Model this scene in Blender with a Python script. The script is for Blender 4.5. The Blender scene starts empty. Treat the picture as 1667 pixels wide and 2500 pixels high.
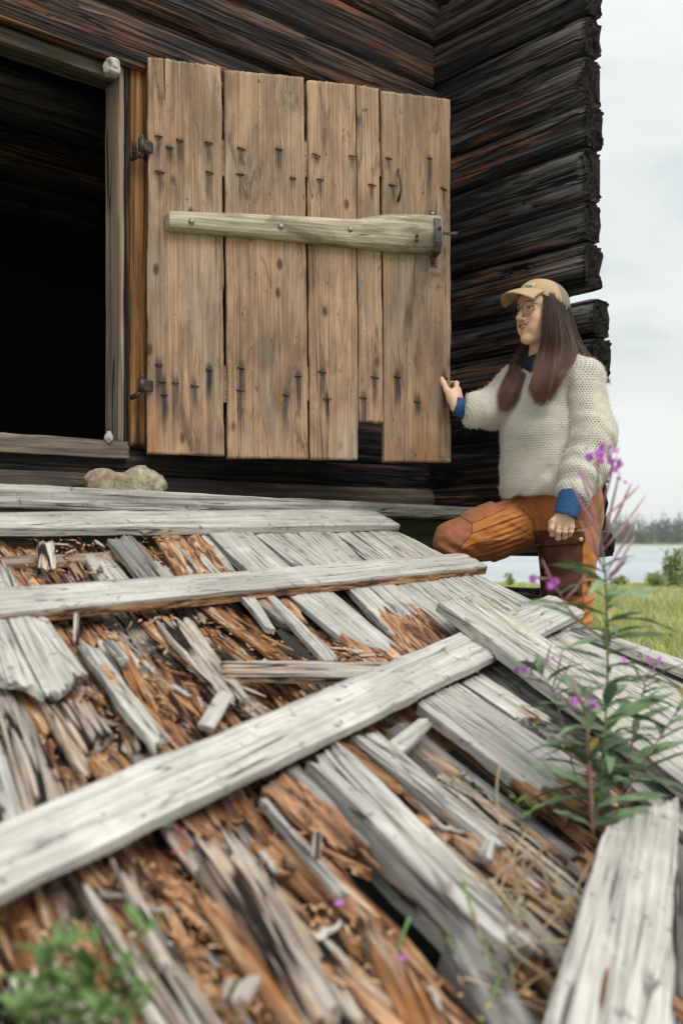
import bpy, math, random
import numpy as np
from mathutils import Vector, Matrix
from mathutils.bvhtree import BVHTree
random.seed(7)
RNG = np.random.default_rng(11)
sc = bpy.context.scene
COL = sc.collection
R = math.radians

# ------------------------------------------------------------------ camera, world, sun, exposure
H = 0.78            # eye height above the ground
F = 2360.0          # focal length in photo pixels
cam_d = bpy.data.cameras.new('camera'); cam = bpy.data.objects.new('camera', cam_d); COL.objects.link(cam)
cam.location = (0, 0, H); cam.rotation_euler = (R(90), 0, 0)
cam_d.sensor_fit = 'VERTICAL'; cam_d.sensor_height = 36.0; cam_d.lens = 36.0*F/2500
cam_d.shift_y = 70/2500
cam_d.clip_start = 0.05; cam_d.clip_end = 3000
cam_d.dof.use_dof = True; cam_d.dof.focus_distance = 3.62; cam_d.dof.aperture_fstop = 2.3
sc.camera = cam

SUN_EL, SUN_AZ = R(52), R(140)      # azimuth clockwise from +Y
world = bpy.data.worlds.new('World'); sc.world = world; world.use_nodes = True
def build_world():
    nt = world.node_tree; nt.nodes.clear(); n = nt.nodes; L = nt.links
    out = n.new('ShaderNodeOutputWorld'); bg = n.new('ShaderNodeBackground'); bg.inputs['Strength'].default_value = 0.1
    sky = n.new('ShaderNodeTexSky'); sky.sky_type = 'NISHITA'; sky.sun_disc = False
    sky.sun_elevation = SUN_EL; sky.sun_rotation = SUN_AZ; sky.air_density = 1.5; sky.dust_density = 3.0
    tc = n.new('ShaderNodeTexCoord'); mp = n.new('ShaderNodeMapping'); mp.inputs['Scale'].default_value = (1.6, 1.6, 5.0)
    mp.inputs['Location'].default_value = (0.35, 0.1, 0.5)
    L.new(tc.outputs['Generated'], mp.inputs['Vector'])
    no = n.new('ShaderNodeTexNoise'); no.inputs['Scale'].default_value = 1.9; no.inputs['Detail'].default_value = 4.5
    no.inputs['Roughness'].default_value = 0.5; no.inputs['Distortion'].default_value = 0.4
    L.new(mp.outputs[0], no.inputs['Vector'])
    cr = n.new('ShaderNodeValToRGB'); e = cr.color_ramp.elements
    e[0].position = 0.30; e[0].color = (4.9, 5.4, 5.6, 1); e[1].position = 0.66; e[1].color = (7.9, 8.1, 7.8, 1)
    m = e.new(0.47); m.color = (6.8, 7.2, 7.1, 1)
    L.new(no.outputs['Fac'], cr.inputs[0])
    # near the horizon the cloud deck is paler
    sep = n.new('ShaderNodeSeparateXYZ'); L.new(tc.outputs['Generated'], sep.inputs[0])
    mr = n.new('ShaderNodeMapRange'); mr.inputs['From Min'].default_value = 0.0; mr.inputs['From Max'].default_value = 0.16
    mr.inputs['To Min'].default_value = 0.75; mr.inputs['To Max'].default_value = 0.0; L.new(sep.outputs['Z'], mr.inputs[0])
    mh = n.new('ShaderNodeMix'); mh.data_type = 'RGBA'; L.new(mr.outputs[0], mh.inputs[0]); L.new(cr.outputs[0], mh.inputs[6])
    mh.inputs[7].default_value = (7.95, 8.15, 7.95, 1)
    mx = n.new('ShaderNodeMix'); mx.data_type = 'RGBA'; mx.inputs[0].default_value = 0.93
    # an overcast sky is brighter overhead than near the horizon
    mz = n.new('ShaderNodeMapRange'); mz.interpolation_type = 'SMOOTHSTEP'; mz.inputs['From Min'].default_value = 0.35; mz.inputs['From Max'].default_value = 1.0
    mz.inputs['To Min'].default_value = 1.0; mz.inputs['To Max'].default_value = 2.0; L.new(sep.outputs['Z'], mz.inputs[0])
    vm = n.new('ShaderNodeVectorMath'); vm.operation = 'SCALE'; L.new(mh.outputs[2], vm.inputs[0]); L.new(mz.outputs[0], vm.inputs['Scale'])
    L.new(sky.outputs[0], mx.inputs[6]); L.new(vm.outputs[0], mx.inputs[7])
    L.new(mx.outputs[2], bg.inputs['Color']); L.new(bg.outputs[0], out.inputs[0])
build_world()
sun_d = bpy.data.lights.new('sun', 'SUN'); sun_d.energy = 1.5; sun_d.angle = R(28); sun_d.color = (1.0, 0.93, 0.83)
sun = bpy.data.objects.new('sun', sun_d); COL.objects.link(sun)
_sd = Vector((math.sin(SUN_AZ)*math.cos(SUN_EL), math.cos(SUN_AZ)*math.cos(SUN_EL), math.sin(SUN_EL)))
sun.rotation_euler = _sd.to_track_quat('Z', 'Y').to_euler()
sc.view_settings.view_transform = 'Standard'; sc.view_settings.look = 'None'
sc.view_settings.exposure = 0.30; sc.view_settings.gamma = 1.0; sc.view_settings.use_curve_mapping = False
sc.render.engine = 'CYCLES'
sc.cycles.use_denoising = True; sc.cycles.max_bounces = 6; sc.cycles.diffuse_bounces = 3
sc.cycles.transparent_max_bounces = 12; sc.cycles.caustics_reflective = False; sc.cycles.caustics_refractive = False

# ------------------------------------------------------------------ helpers
def ray(px, py): return Vector(((px-833.5)/F, 1.0, (1320-py)/F))
def P(px, py, Y): return Vector((0, 0, H)) + ray(px, py)*Y
def tag(o, label=None, cat=None, group=None, kind=None):
    if label: o['label'] = label
    if cat: o['category'] = cat
    if group: o['group'] = group
    if kind: o['kind'] = kind
    return o
def empty(name, loc, label=None, cat=None, group=None):
    o = bpy.data.objects.new(name, None); COL.objects.link(o); o.location = loc; o.empty_display_size = 0.1
    return tag(o, label, cat, group)
def link(name, me, mat=None, parent=None, M=None):
    """M is the world matrix; parents here are unrotated empties or meshes."""
    o = bpy.data.objects.new(name, me); COL.objects.link(o)
    if mat is not None and not me.materials: me.materials.append(mat)
    if parent is not None:
        o.parent = parent
        W = world_of(parent)
        o.matrix_local = W.inverted() @ (M if M is not None else Matrix.Identity(4))
    elif M is not None: o.matrix_local = M
    return o
def world_of(o):
    m = o.matrix_basis.copy()
    return world_of(o.parent) @ m if o.parent else m
def mesh_np(name, v, f, smooth=True, attrs=None, mats=None, quads=True):
    """v (n,3); f: (m,4) or (m,3) int array or list of lists"""
    me = bpy.data.meshes.new(name)
    v = np.asarray(v, dtype=np.float32)
    if isinstance(f, np.ndarray):
        k = f.shape[1]; me.vertices.add(len(v)); me.vertices.foreach_set('co', v.ravel())
        me.loops.add(f.size); me.loops.foreach_set('vertex_index', f.ravel().astype(np.int32))
        me.polygons.add(len(f)); me.polygons.foreach_set('loop_start', np.arange(0, f.size, k, dtype=np.int32))
        me.update(calc_edges=True)
    else:
        me.from_pydata([tuple(map(float, p)) for p in v], [], f); me.update()
    if smooth: me.polygons.foreach_set('use_smooth', np.ones(len(me.polygons), dtype=bool))
    for k, a in (attrs or {}).items():
        a = np.asarray(a, dtype=np.float32)
        if a.ndim == 1:
            at = me.attributes.new(k, 'FLOAT', 'POINT'); at.data.foreach_set('value', a)
        elif a.shape[1] == 3:
            at = me.attributes.new(k, 'FLOAT_VECTOR', 'POINT'); at.data.foreach_set('vector', a.ravel())
        else:
            at = me.attributes.new(k, 'FLOAT_COLOR', 'POINT'); at.data.foreach_set('color', a.ravel())
    return me
class Soup:
    """collects polygons for one mesh"""
    def __init__(s): s.v = []; s.f = []
    def add(s, v, f):
        b = len(s.v); s.v += [tuple(p) for p in v]; s.f += [[i+b for i in q] for q in f]
    def tube(s, pts, r, n=8, cap=True):
        pts = [Vector(p) for p in pts]; rs = r if isinstance(r, (list, tuple, np.ndarray)) else [r]*len(pts)
        vs = []; ref = Vector((0.31, 0.17, 0.93))
        for i, p in enumerate(pts):
            d = (pts[min(i+1, len(pts)-1)] - pts[max(i-1, 0)])
            d = d.normalized() if d.length > 1e-9 else Vector((0, 0, 1))
            if abs(d.dot(ref)) > 0.95: ref = Vector((1, 0, 0)) if abs(d.x) < 0.9 else Vector((0, 1, 0))
            a = (ref - d*ref.dot(d)).normalized(); ref = a; b = d.cross(a)
            for k in range(n):
                t = 2*math.pi*k/n; vs.append(p + (a*math.cos(t)+b*math.sin(t))*rs[i])
        fs = [[i*n+k, i*n+(k+1) % n, (i+1)*n+(k+1) % n, (i+1)*n+k] for i in range(len(pts)-1) for k in range(n)]
        if cap: fs += [list(range(n))[::-1], [(len(pts)-1)*n+k for k in range(n)]]
        s.add(vs, fs)
    def box(s, c, sx, sy, sz, M=None, bev=0):
        c = Vector(c); vs = []
        for dx in (-1, 1):
            for dy in (-1, 1):
                for dz in (-1, 1):
                    p = Vector((dx*sx/2, dy*sy/2, dz*sz/2))
                    vs.append((M.to_3x3() @ p if M else p) + c)
        s.add(vs, [[0, 1, 3, 2], [4, 6, 7, 5], [0, 4, 5, 1], [2, 3, 7, 6], [0, 2, 6, 4], [1, 5, 7, 3]])
    def mesh(s, name, smooth=False): return mesh_np(name, np.array(s.v), s.f, smooth)
# value noise
def _h(ix, iy, iz, seed):
    n = (ix.astype(np.int64)*374761393 + iy.astype(np.int64)*668265263 + iz.astype(np.int64)*2147483647 + seed*1274126177) & 0xffffffff
    n = ((n ^ (n >> 13)) * 1274126177) & 0xffffffff
    n = ((n ^ (n >> 16)) * 2246822519) & 0xffffffff
    return ((n ^ (n >> 15)) & 0xffffff)/float(0xffffff)
def vnoise(x, y, z=0.0, seed=0):
    x, y, z = np.broadcast_arrays(np.asarray(x, float), np.asarray(y, float), np.asarray(z, float))
    xi, yi, zi = np.floor(x), np.floor(y), np.floor(z)
    fx, fy, fz = x-xi, y-yi, z-zi
    fx, fy, fz = (t*t*(3-2*t) for t in (fx, fy, fz))
    r = 0
    for a in (0, 1):
        wx = fx if a else 1-fx
        for b in (0, 1):
            wy = fy if b else 1-fy
            for c in (0, 1):
                wz = fz if c else 1-fz
                r = r + wx*wy*wz*_h(xi+a, yi+b, zi+c, seed)
    return r*2-1
def fbm(x, y, z=0.0, seed=0, o=4, g=0.5):
    r, a, s = 0, 1.0, 0
    for k in range(o):
        r = r + a*vnoise(np.asarray(x)*2**k, np.asarray(y)*2**k, np.asarray(z)*2**k, seed+k*17); s += a; a *= g
    return r/s
def sstep(a, b, x):
    t = np.clip((x-a)/(b-a), 0, 1); return t*t*(3-2*t)

# ------------------------------------------------------------------ node helpers
class NT:
    def __init__(s, name):
        s.m = bpy.data.materials.new(name); s.m.use_nodes = True; s.t = s.m.node_tree; s.n = s.t.nodes; s.n.clear()
        s.out = s.n.new('ShaderNodeOutputMaterial'); s.b = s.n.new('ShaderNodeBsdfPrincipled'); s.l(s.b.outputs[0], s.out.inputs[0])
        s.b.inputs['Specular IOR Level'].default_value = 0.25
    def l(s, a, b): s.t.links.new(a, b)
    def set(s, sock, v):
        if v is None: return
        if hasattr(v, 'links') or isinstance(v, bpy.types.NodeSocket): s.l(v, sock)
        else: sock.default_value = v if not (isinstance(v, tuple) and len(v) == 3 and sock.type == 'RGBA') else (*v, 1)
    def coord(s, rnd=True, kind='Object'):
        tc = s.n.new('ShaderNodeTexCoord'); o = tc.outputs[kind]
        if rnd:
            oi = s.n.new('ShaderNodeObjectInfo'); va = s.n.new('ShaderNodeVectorMath'); va.operation = 'MULTIPLY_ADD'
            s.l(oi.outputs['Random'], va.inputs[0]); va.inputs[1].default_value = (37.0, 53.0, 71.0); s.l(o, va.inputs[2]); o = va.outputs[0]
        return o
    def rnd(s): return s.n.new('ShaderNodeObjectInfo').outputs['Random']
    def mapv(s, v, sc=(1, 1, 1), loc=(0, 0, 0), rot=(0, 0, 0)):
        m = s.n.new('ShaderNodeMapping'); s.l(v, m.inputs[0]); m.inputs['Scale'].default_value = sc; m.inputs['Location'].default_value = loc; m.inputs['Rotation'].default_value = rot
        return m.outputs[0]
    def noise(s, v, scale=1, detail=4, rough=0.55, dist=0, col=False):
        t = s.n.new('ShaderNodeTexNoise'); s.l(v, t.inputs['Vector']); t.inputs['Scale'].default_value = scale
        t.inputs['Detail'].default_value = detail; t.inputs['Roughness'].default_value = rough; t.inputs['Distortion'].default_value = dist
        return t.outputs['Color' if col else 'Fac']
    def vor(s, v, scale=1, feature='F1', rnd=1.0, out='Distance'):
        t = s.n.new('ShaderNodeTexVoronoi'); t.feature = feature; s.l(v, t.inputs['Vector']); t.inputs['Scale'].default_value = scale
        t.inputs['Randomness'].default_value = rnd; return t.outputs[out]
    def ramp(s, f, *stops, interp='LINEAR'):
        t = s.n.new('ShaderNodeValToRGB'); t.color_ramp.interpolation = interp; e = t.color_ramp.elements
        for i, (p, c) in enumerate(stops):
            c = (c, c, c) if isinstance(c, (int, float)) else c
            el = e[i] if i < 2 else e.new(p)
            el.position = p; el.color = (*c, 1)
        s.l(f, t.inputs[0]); return t.outputs[0]
    def mix(s, f, a, b, mode='MIX'):
        t = s.n.new('ShaderNodeMix'); t.data_type = 'RGBA'; t.blend_type = mode
        s.set(t.inputs[0], f); s.set(t.inputs[6], a); s.set(t.inputs[7], b); return t.outputs[2]
    def math(s, op, a, b=0.0, c=None, clamp=False):
        t = s.n.new('ShaderNodeMath'); t.operation = op; t.use_clamp = clamp; s.set(t.inputs[0], a); s.set(t.inputs[1], b)
        if c is not None: s.set(t.inputs[2], c)
        return t.outputs[0]
    def attr(s, name, out='Fac'):
        t = s.n.new('ShaderNodeAttribute'); t.attribute_name = name; return t.outputs[out]
    def bump(s, h, strength=0.5, dist=0.01, nrm=None):
        t = s.n.new('ShaderNodeBump'); t.inputs['Strength'].default_value = strength; t.inputs['Distance'].default_value = dist
        s.l(h, t.inputs['Height'])
        if nrm is not None: s.l(nrm, t.inputs['Normal'])
        return t.outputs[0]
    def done(s, color=None, rough=0.8, nrm=None, **kw):
        s.set(s.b.inputs['Base Color'], color); s.set(s.b.inputs['Roughness'], rough)
        if nrm is not None: s.l(nrm, s.b.inputs['Normal'])
        for k, v in kw.items(): s.set(s.b.inputs[k.replace('_', ' ')], v)
        return s.m
def plain(name, c, rough=0.7, **kw): return NT(name).done(c, rough, **kw)
def hsv_shift(s, col, amt=0.15, rnd=None):
    t = s.n.new('ShaderNodeHueSaturation'); s.l(col, t.inputs['Color'])
    r = rnd if rnd is not None else s.rnd()
    s.l(s.math('MULTIPLY_ADD', r, 2*amt, 1-amt), t.inputs['Value']); return t.outputs[0]

def cracks(s, c, sc, w, loc=(0, 0, 0), dist=0.5, detail=2):
    n = s.noise(s.mapv(c, sc, loc), 1, detail, 0.5, dist); return s.ramp(s.math('ABSOLUTE', s.math('SUBTRACT', n, 0.5)), (w, 1.0), (w*2.2, 0.0))
# ------------------------------------------------------------------ wood materials (local X runs along the grain)
def mat_char(name='charred_log_wood', warm=0.0):
    s = NT(name); c = s.coord()
    big = s.noise(s.mapv(c, (0.55, 6, 6)), 1, 3, 0.5, 0.6)
    fib = s.noise(s.mapv(c, (1.6, 60, 60)), 1, 6, 0.65, 0.4)
    fin = s.noise(s.mapv(c, (5, 220, 220)), 1, 3, 0.6)
    base = s.ramp(fib, (0.39, (0.009, 0.010, 0.015)), (0.62, (0.16, 0.125, 0.105)), (0.51, (0.042, 0.036, 0.037)))
    base = s.mix(s.ramp(big, (0.42, 0.0), (0.56, 0.55)), base, s.ramp(fib, (0.40, (0.008, 0.007, 0.009)), (0.60, (0.14, 0.078, 0.050))))
    om = s.noise(s.mapv(c, (0.7, 11, 11), (3, 7, 1)), 1, 4, 0.6, 1.2)
    orange = s.ramp(fib, (0.38, (0.025, 0.010, 0.006)), (0.62, (0.42, 0.15, 0.05)))
    base = s.mix(s.ramp(om, (0.545-warm*0.04, 0.0), (0.63-warm*0.04, 0.92)), base, orange)
    if warm: base = s.mix(s.ramp(big, (0.36, 0.0), (0.56, 0.7)), base, s.ramp(fib, (0.40, (0.02, 0.012, 0.009)), (0.62, (0.17, 0.085, 0.05))))
    gm = s.noise(s.mapv(c, (1.1, 9, 9), (13, 2, 5)), 1, 5, 0.6, 1.0)
    grey = s.ramp(fib, (0.35, (0.04, 0.038, 0.042)), (0.65, (0.27, 0.245, 0.225)))
    end = s.attr('worn')
    gmask = s.math('ADD', s.ramp(gm, (0.55, 0.0), (0.68, 0.75)), s.math('MULTIPLY', end, s.ramp(gm, (0.36, 0.0), (0.56, 0.85))), clamp=True)
    base = s.mix(gmask, base, grey)
    base = s.mix(s.ramp(s.noise(s.mapv(c, (0.5, 4, 7), (21, 5, 8)), 1, 3, 0.5, 0.5), (0.40, 0.75), (0.55, 0.0)), base, (0.007, 0.008, 0.012))
    ck = cracks(s, c, (0.35, 15, 15), 0.010); ck2 = cracks(s, c, (0.8, 34, 34), 0.014, (4, 4, 4))
    base = s.mix(s.math('MAXIMUM', ck, s.math('MULTIPLY', ck2, 0.8)), base, (0.003, 0.003, 0.004))
    base = s.mix(s.math('MULTIPLY', s.attr('dark'), 0.93), base, (0.010, 0.008, 0.008))
    h = s.math('SUBTRACT', s.math('ADD', s.math('MULTIPLY', fib, 0.9), s.math('MULTIPLY', fin, 0.3)), s.math('MULTIPLY', ck, 0.5))
    return s.done(base, 0.78, s.bump(h, 0.9, 0.012))
def mat_grey(name='weathered_grey_wood', lichen=0.35, tint=(0.96, 0.91, 0.84), dark=1.0, soft=0.0):
    s = NT(name); c = s.coord()
    fib = s.noise(s.mapv(c, (2.2, 90, 90)), 1, 5, 0.65, 0.5)
    big = s.noise(s.mapv(c, (1.2, 9, 9)), 1, 4, 0.6, 0.6)
    blo = s.noise(c, 14, 5, 0.65)
    crk = s.noise(s.mapv(c, (1.3, 42, 42), (5, 3, 9)), 1, 3, 0.5, 1.3)
    g = lambda v: tuple(v*t*dark for t in tint)
    base = s.ramp(fib, (0.34, g(0.28+0.14*soft)), (0.60, g(0.66)), (0.46, g(0.50+0.05*soft)))
    base = s.mix(s.ramp(big, (0.40, 0.0), (0.62, 0.55)), base, s.ramp(fib, (0.3, (0.20*dark, 0.185*dark, 0.17*dark)), (0.7, (0.46*dark, 0.445*dark, 0.415*dark))))
    base = s.mix(s.ramp(blo, (0.54, 0.0), (0.70, 0.75)), base, g(0.68))
    base = s.mix(s.ramp(crk, (0.325-0.05*soft, 0.95), (0.385-0.06*soft, 0.0)), base, (0.045*dark, 0.036*dark, 0.034*dark))
    spots = s.noise(c, 30, 5, 0.7)
    base = s.mix(s.ramp(s.noise(c, 4.5, 4, 0.6, 0.5), (0.42, 0.55), (0.58, 0.0)), base, s.ramp(fib, (0.3, g(0.27)), (0.7, g(0.46))))
    base = s.mix(s.ramp(spots, (0.60, 0.0), (0.66, 0.8)), base, (0.15*dark, 0.13*dark, 0.12*dark))
    li = s.noise(s.mapv(c, (1, 1, 1), (2, 8, 4)), 6, 6, 0.68)
    base = s.mix(s.ramp(li, (0.69-0.17*lichen, 0.0), (0.75-0.15*lichen, 0.25+0.6*lichen)), base, s.ramp(blo, (0.3, (0.36, 0.375, 0.235)), (0.7, (0.58, 0.59, 0.43))))
    ck = cracks(s, c, (0.7, 14, 14), 0.006-0.0035*soft); ck2 = cracks(s, c, (1.6, 44, 44), 0.012-0.007*soft, (7, 1, 3)); cm_ = s.ramp(s.noise(c, 3.5, 3, 0.5), (0.42, 0.15), (0.58, 1.0))
    base = s.mix(s.math('MULTIPLY', s.math('MAXIMUM', ck, s.math('MULTIPLY', ck2, 0.7)), cm_), base, (0.055*dark, 0.045*dark, 0.042*dark))
    rot = s.attr('rot')
    rmask = s.math('ADD', rot, s.math('MULTIPLY', s.math('SUBTRACT', fib, 0.5), 1.4))
    warm = s.noise(s.mapv(c, (7, 42, 42)), 1, 5, 0.68, 1.0)
    rotc = s.ramp(warm, (0.34, (0.025, 0.016, 0.014)), (0.66, (0.66, 0.48, 0.32)), (0.44, (0.12, 0.065, 0.042)), (0.51, (0.34, 0.165, 0.085)), (0.58, (0.46, 0.28, 0.16)))
    base = s.mix(s.ramp(rmask, (0.42, 0.0), (0.62, 1.0)), base, rotc)
    base = hsv_shift(s, base, 0.08)
    h = s.math('ADD', s.math('MULTIPLY', fib, 0.6), s.math('MULTIPLY', s.ramp(crk, (0.30, 0.0), (0.40, 1.0)), 0.6))
    return s.done(base, 0.85, s.bump(h, 0.7, 0.006))
def mat_rot(name='rotten_orange_wood', pale=0.0):
    s = NT(name); c = s.coord()
    fib = s.noise(s.mapv(c, (3.5, 85, 85)), 1, 6, 0.68, 1.2)
    warm = s.noise(s.mapv(c, (4.5, 36, 36)), 1, 6, 0.70, 1.3)
    hue = s.noise(s.mapv(c, (1.6, 7, 7), (9, 1, 3)), 1, 3, 0.5, 0.8)
    a = s.ramp(warm, (0.33, (0.040, 0.020, 0.014)), (0.66, (0.82, 0.64, 0.46)), (0.41, (0.18, 0.080, 0.046)), (0.48, (0.40, 0.185, 0.095)), (0.56, (0.58, 0.34, 0.18)))
    b = s.ramp(warm, (0.37, (0.045, 0.033, 0.028)), (0.64, (0.74, 0.71, 0.65)), (0.45, (0.22, 0.165, 0.14)), (0.53, (0.46, 0.39, 0.33)))
    base = s.mix(s.ramp(hue, (0.53-pale*0.15, 0.0), (0.67-pale*0.15, 1.0)), a, b)
    org = s.noise(s.mapv(c, (2.5, 12, 12), (1, 14, 3)), 1, 4, 0.6, 1.5)
    base = s.mix(s.ramp(org, (0.54, 0.0), (0.64, 0.85)), base, s.ramp(fib, (0.3, (0.22, 0.075, 0.022)), (0.7, (0.64, 0.28, 0.085))))
    if pale: base = s.mix(pale*0.62, base, s.ramp(fib, (0.38, (0.30, 0.19, 0.125)), (0.55, (0.80, 0.74, 0.66))))
    base = s.mix(s.math('MAXIMUM', s.ramp(fib, (0.33, 0.8), (0.43, 0.0)), cracks(s, c, (1.2, 20, 20), 0.016, (3, 3, 3), 1.0)), base, (0.022, 0.013, 0.011))
    base = hsv_shift(s, base, 0.22)
    return s.done(base, 0.88, s.bump(s.math('ADD', fib, s.math('MULTIPLY', warm, 0.6)), 1.0, 0.011))
def mat_door():
    s = NT('door_plank_wood'); c = s.coord()
    ring = s.noise(s.mapv(c, (0.7, 13, 13)), 1, 3, 0.5, 1.4)
    lines = s.math('PINGPONG', s.math('MULTIPLY', ring, 19.0), 1.0)
    fib = s.noise(s.mapv(c, (2.5, 130, 130)), 1, 5, 0.65, 0.2)
    blo = s.noise(s.mapv(c, (2.4, 6, 6)), 1, 5, 0.62, 0.6)
    gry = s.noise(s.mapv(c, (1.6, 7, 7), (4, 9, 2)), 1, 5, 0.6, 0.8)
    base = s.ramp(fib, (0.36, (0.262, 0.163, 0.105)), (0.66, (0.490, 0.325, 0.218)))
    base = s.mix(s.math('MULTIPLY', s.ramp(lines, (0.62, 0.0), (1.0, 1.0)), 0.28), base, (0.155, 0.088, 0.052))
    base = s.mix(s.ramp(blo, (0.38, 0.55), (0.56, 0.0)), base, (0.105, 0.070, 0.052))
    base = s.mix(s.ramp(blo, (0.56, 0.0), (0.70, 0.65)), base, (0.52, 0.345, 0.20))
    base = s.mix(s.ramp(gry, (0.50, 0.0), (0.66, 0.55)), base, s.ramp(fib, (0.3, (0.24, 0.20, 0.165)), (0.7, (0.50, 0.43, 0.355))))
    kn = s.vor(s.mapv(c, (4.0, 8, 8), (1, 1, 1)), 1.0, 'F1', 1.0)
    base = s.mix(s.ramp(kn, (0.06, 0.9), (0.12, 0.0)), base, (0.075, 0.036, 0.02))
    blk = s.noise(s.mapv(c, (3.4, 15, 15), (6, 4, 4)), 1, 6, 0.72, 1.0)
    base = s.mix(s.ramp(blk, (0.55, 0.0), (0.66, 0.72)), base, (0.075, 0.047, 0.037))
    scr = s.noise(s.mapv(c, (14, 60, 60), rot=(0, 0, R(28))), 1, 3, 0.6, 0.3)
    base = s.mix(s.ramp(scr, (0.71, 0.0), (0.755, 0.7)), base, (0.50, 0.35, 0.21))
    st = s.attr('stain')
    sm = s.math('MULTIPLY', st, s.ramp(fib, (0.25, 1.0), (0.8, 0.6)))
    base = s.mix(sm, base, (0.018, 0.020, 0.024))
    wb = s.attr('rot'); base = s.mix(s.math('MULTIPLY', wb, 0.55), base, (0.40, 0.19, 0.075))
    base = hsv_shift(s, base, 0.13)
    crk = s.noise(s.mapv(c, (0.9, 34, 34), (8, 3, 1)), 1, 2, 0.5, 0.6)
    base = s.mix(s.ramp(crk, (0.245, 0.9), (0.275, 0.0)), base, (0.03, 0.02, 0.016))
    ck = cracks(s, c, (0.15, 5, 5), 0.0018, (2, 2, 2), 0.3, 1); base = s.mix(s.math('MULTIPLY', ck, 0.6), base, (0.03, 0.018, 0.013))
    pt = s.noise(s.mapv(c, (22, 55, 55)), 1, 3, 0.7); base = s.mix(s.ramp(pt, (0.66, 0.0), (0.70, 0.8)), base, (0.05, 0.028, 0.02))
    h = s.math('ADD', s.math('MULTIPLY', fib, 0.5), s.math('MULTIPLY', lines, -0.35))
    return s.done(base, 0.72, s.bump(h, 0.5, 0.004))
def mat_bar():
    s = NT('hewn_pale_wood'); c = s.coord()
    fib = s.noise(s.mapv(c, (2.5, 80, 80)), 1, 5, 0.6, 0.4); big = s.noise(s.mapv(c, (3, 9, 9)), 1, 4, 0.6, 0.7)
    base = s.ramp(fib, (0.34, (0.28, 0.225, 0.17)), (0.66, (0.60, 0.52, 0.425)))
    base = s.mix(s.ramp(big, (0.40, 0.8), (0.54, 0.0)), base, (0.155, 0.115, 0.078))
    base = s.mix(s.ramp(big, (0.58, 0.0), (0.70, 0.6)), base, (0.56, 0.53, 0.46))
    crk = s.noise(s.mapv(c, (1.0, 38, 38), (8, 3, 1)), 1, 2, 0.5, 0.6)
    base = s.mix(s.ramp(crk, (0.29, 0.9), (0.33, 0.0)), base, (0.05, 0.035, 0.025))
    return s.done(base, 0.7, s.bump(fib, 0.5, 0.004))
def mat_honey():
    s = NT('honey_brown_post_wood'); c = s.coord()
    fib = s.noise(s.mapv(c, (1.4, 55, 55)), 1, 5, 0.62, 0.6); big = s.noise(s.mapv(c, (1.0, 22, 22)), 1, 4, 0.6, 1.2)
    base = s.ramp(fib, (0.3, (0.10, 0.042, 0.018)), (0.7, (0.46, 0.23, 0.075)))
    base = s.mix(s.ramp(big, (0.40, 0.9), (0.54, 0.0)), base, (0.022, 0.013, 0.011))
    base = s.mix(s.math('MULTIPLY', s.attr('dark'), 0.9), base, (0.008, 0.007, 0.008))
    return s.done(base, 0.6, s.bump(fib, 0.6, 0.006))
def mat_jamb(name='grey_brown_jamb_wood', k=1.0):
    s = NT(name); c = s.coord()
    fib = s.noise(s.mapv(c, (1.6, 60, 60)), 1, 5, 0.62, 0.6); big = s.noise(s.mapv(c, (1.5, 12, 12)), 1, 4, 0.6, 0.8)
    base = s.ramp(fib, (0.36, (0.13*k, 0.095*k, 0.076*k)), (0.64, (0.40*k, 0.31*k, 0.25*k)))
    base = s.mix(s.ramp(big, (0.40, 0.7), (0.55, 0.0)), base, (0.060*k, 0.046*k, 0.040*k))
    base = s.mix(s.ramp(big, (0.56, 0.0), (0.72, 0.6)), base, (0.30*k, 0.17*k, 0.095*k))
    base = s.mix(cracks(s, c, (0.5, 16, 16), 0.006), base, (0.02, 0.014, 0.012))
    return s.done(base, 0.8, s.bump(fib, 0.6, 0.005))
M_CHAR = mat_char(); M_CHARW = mat_char('warm_brown_log_wood', 1.0); M_GREY = mat_grey(); M_LICH = mat_grey('lichened_grey_wood', 0.8, (0.96, 0.92, 0.83)); M_SMOOTH = mat_grey('smooth_grey_board', 0.25, (0.96, 0.915, 0.85), 1.0, 1.0); M_DGREY = mat_grey('dark_grey_brown_wood', 0.2, (1, 0.95, 0.9), 0.5)
M_ROT = mat_rot(); M_PALE = mat_rot('pale_splintered_wood', 1.0); M_DOOR = mat_door(); M_BAR = mat_bar(); M_HONEY = mat_honey(); M_JAMB = mat_jamb(); M_BLOG = mat_jamb('brown_weathered_log', 0.42); M_LINT = mat_jamb('brown_lintel_wood', 0.68)
def mat_iron():
    s = NT('old_iron'); c = s.coord(); n = s.noise(c, 60, 5, 0.7)
    return s.done(s.ramp(n, (0.3, (0.035, 0.028, 0.028)), (0.7, (0.13, 0.105, 0.095))), 0.55, s.bump(n, 0.3, 0.002), Metallic=0.6)
M_IRON = mat_iron(); M_BOLT = plain('worn_bolt_steel', (0.35, 0.33, 0.31), 0.4, Metallic=0.7)

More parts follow.
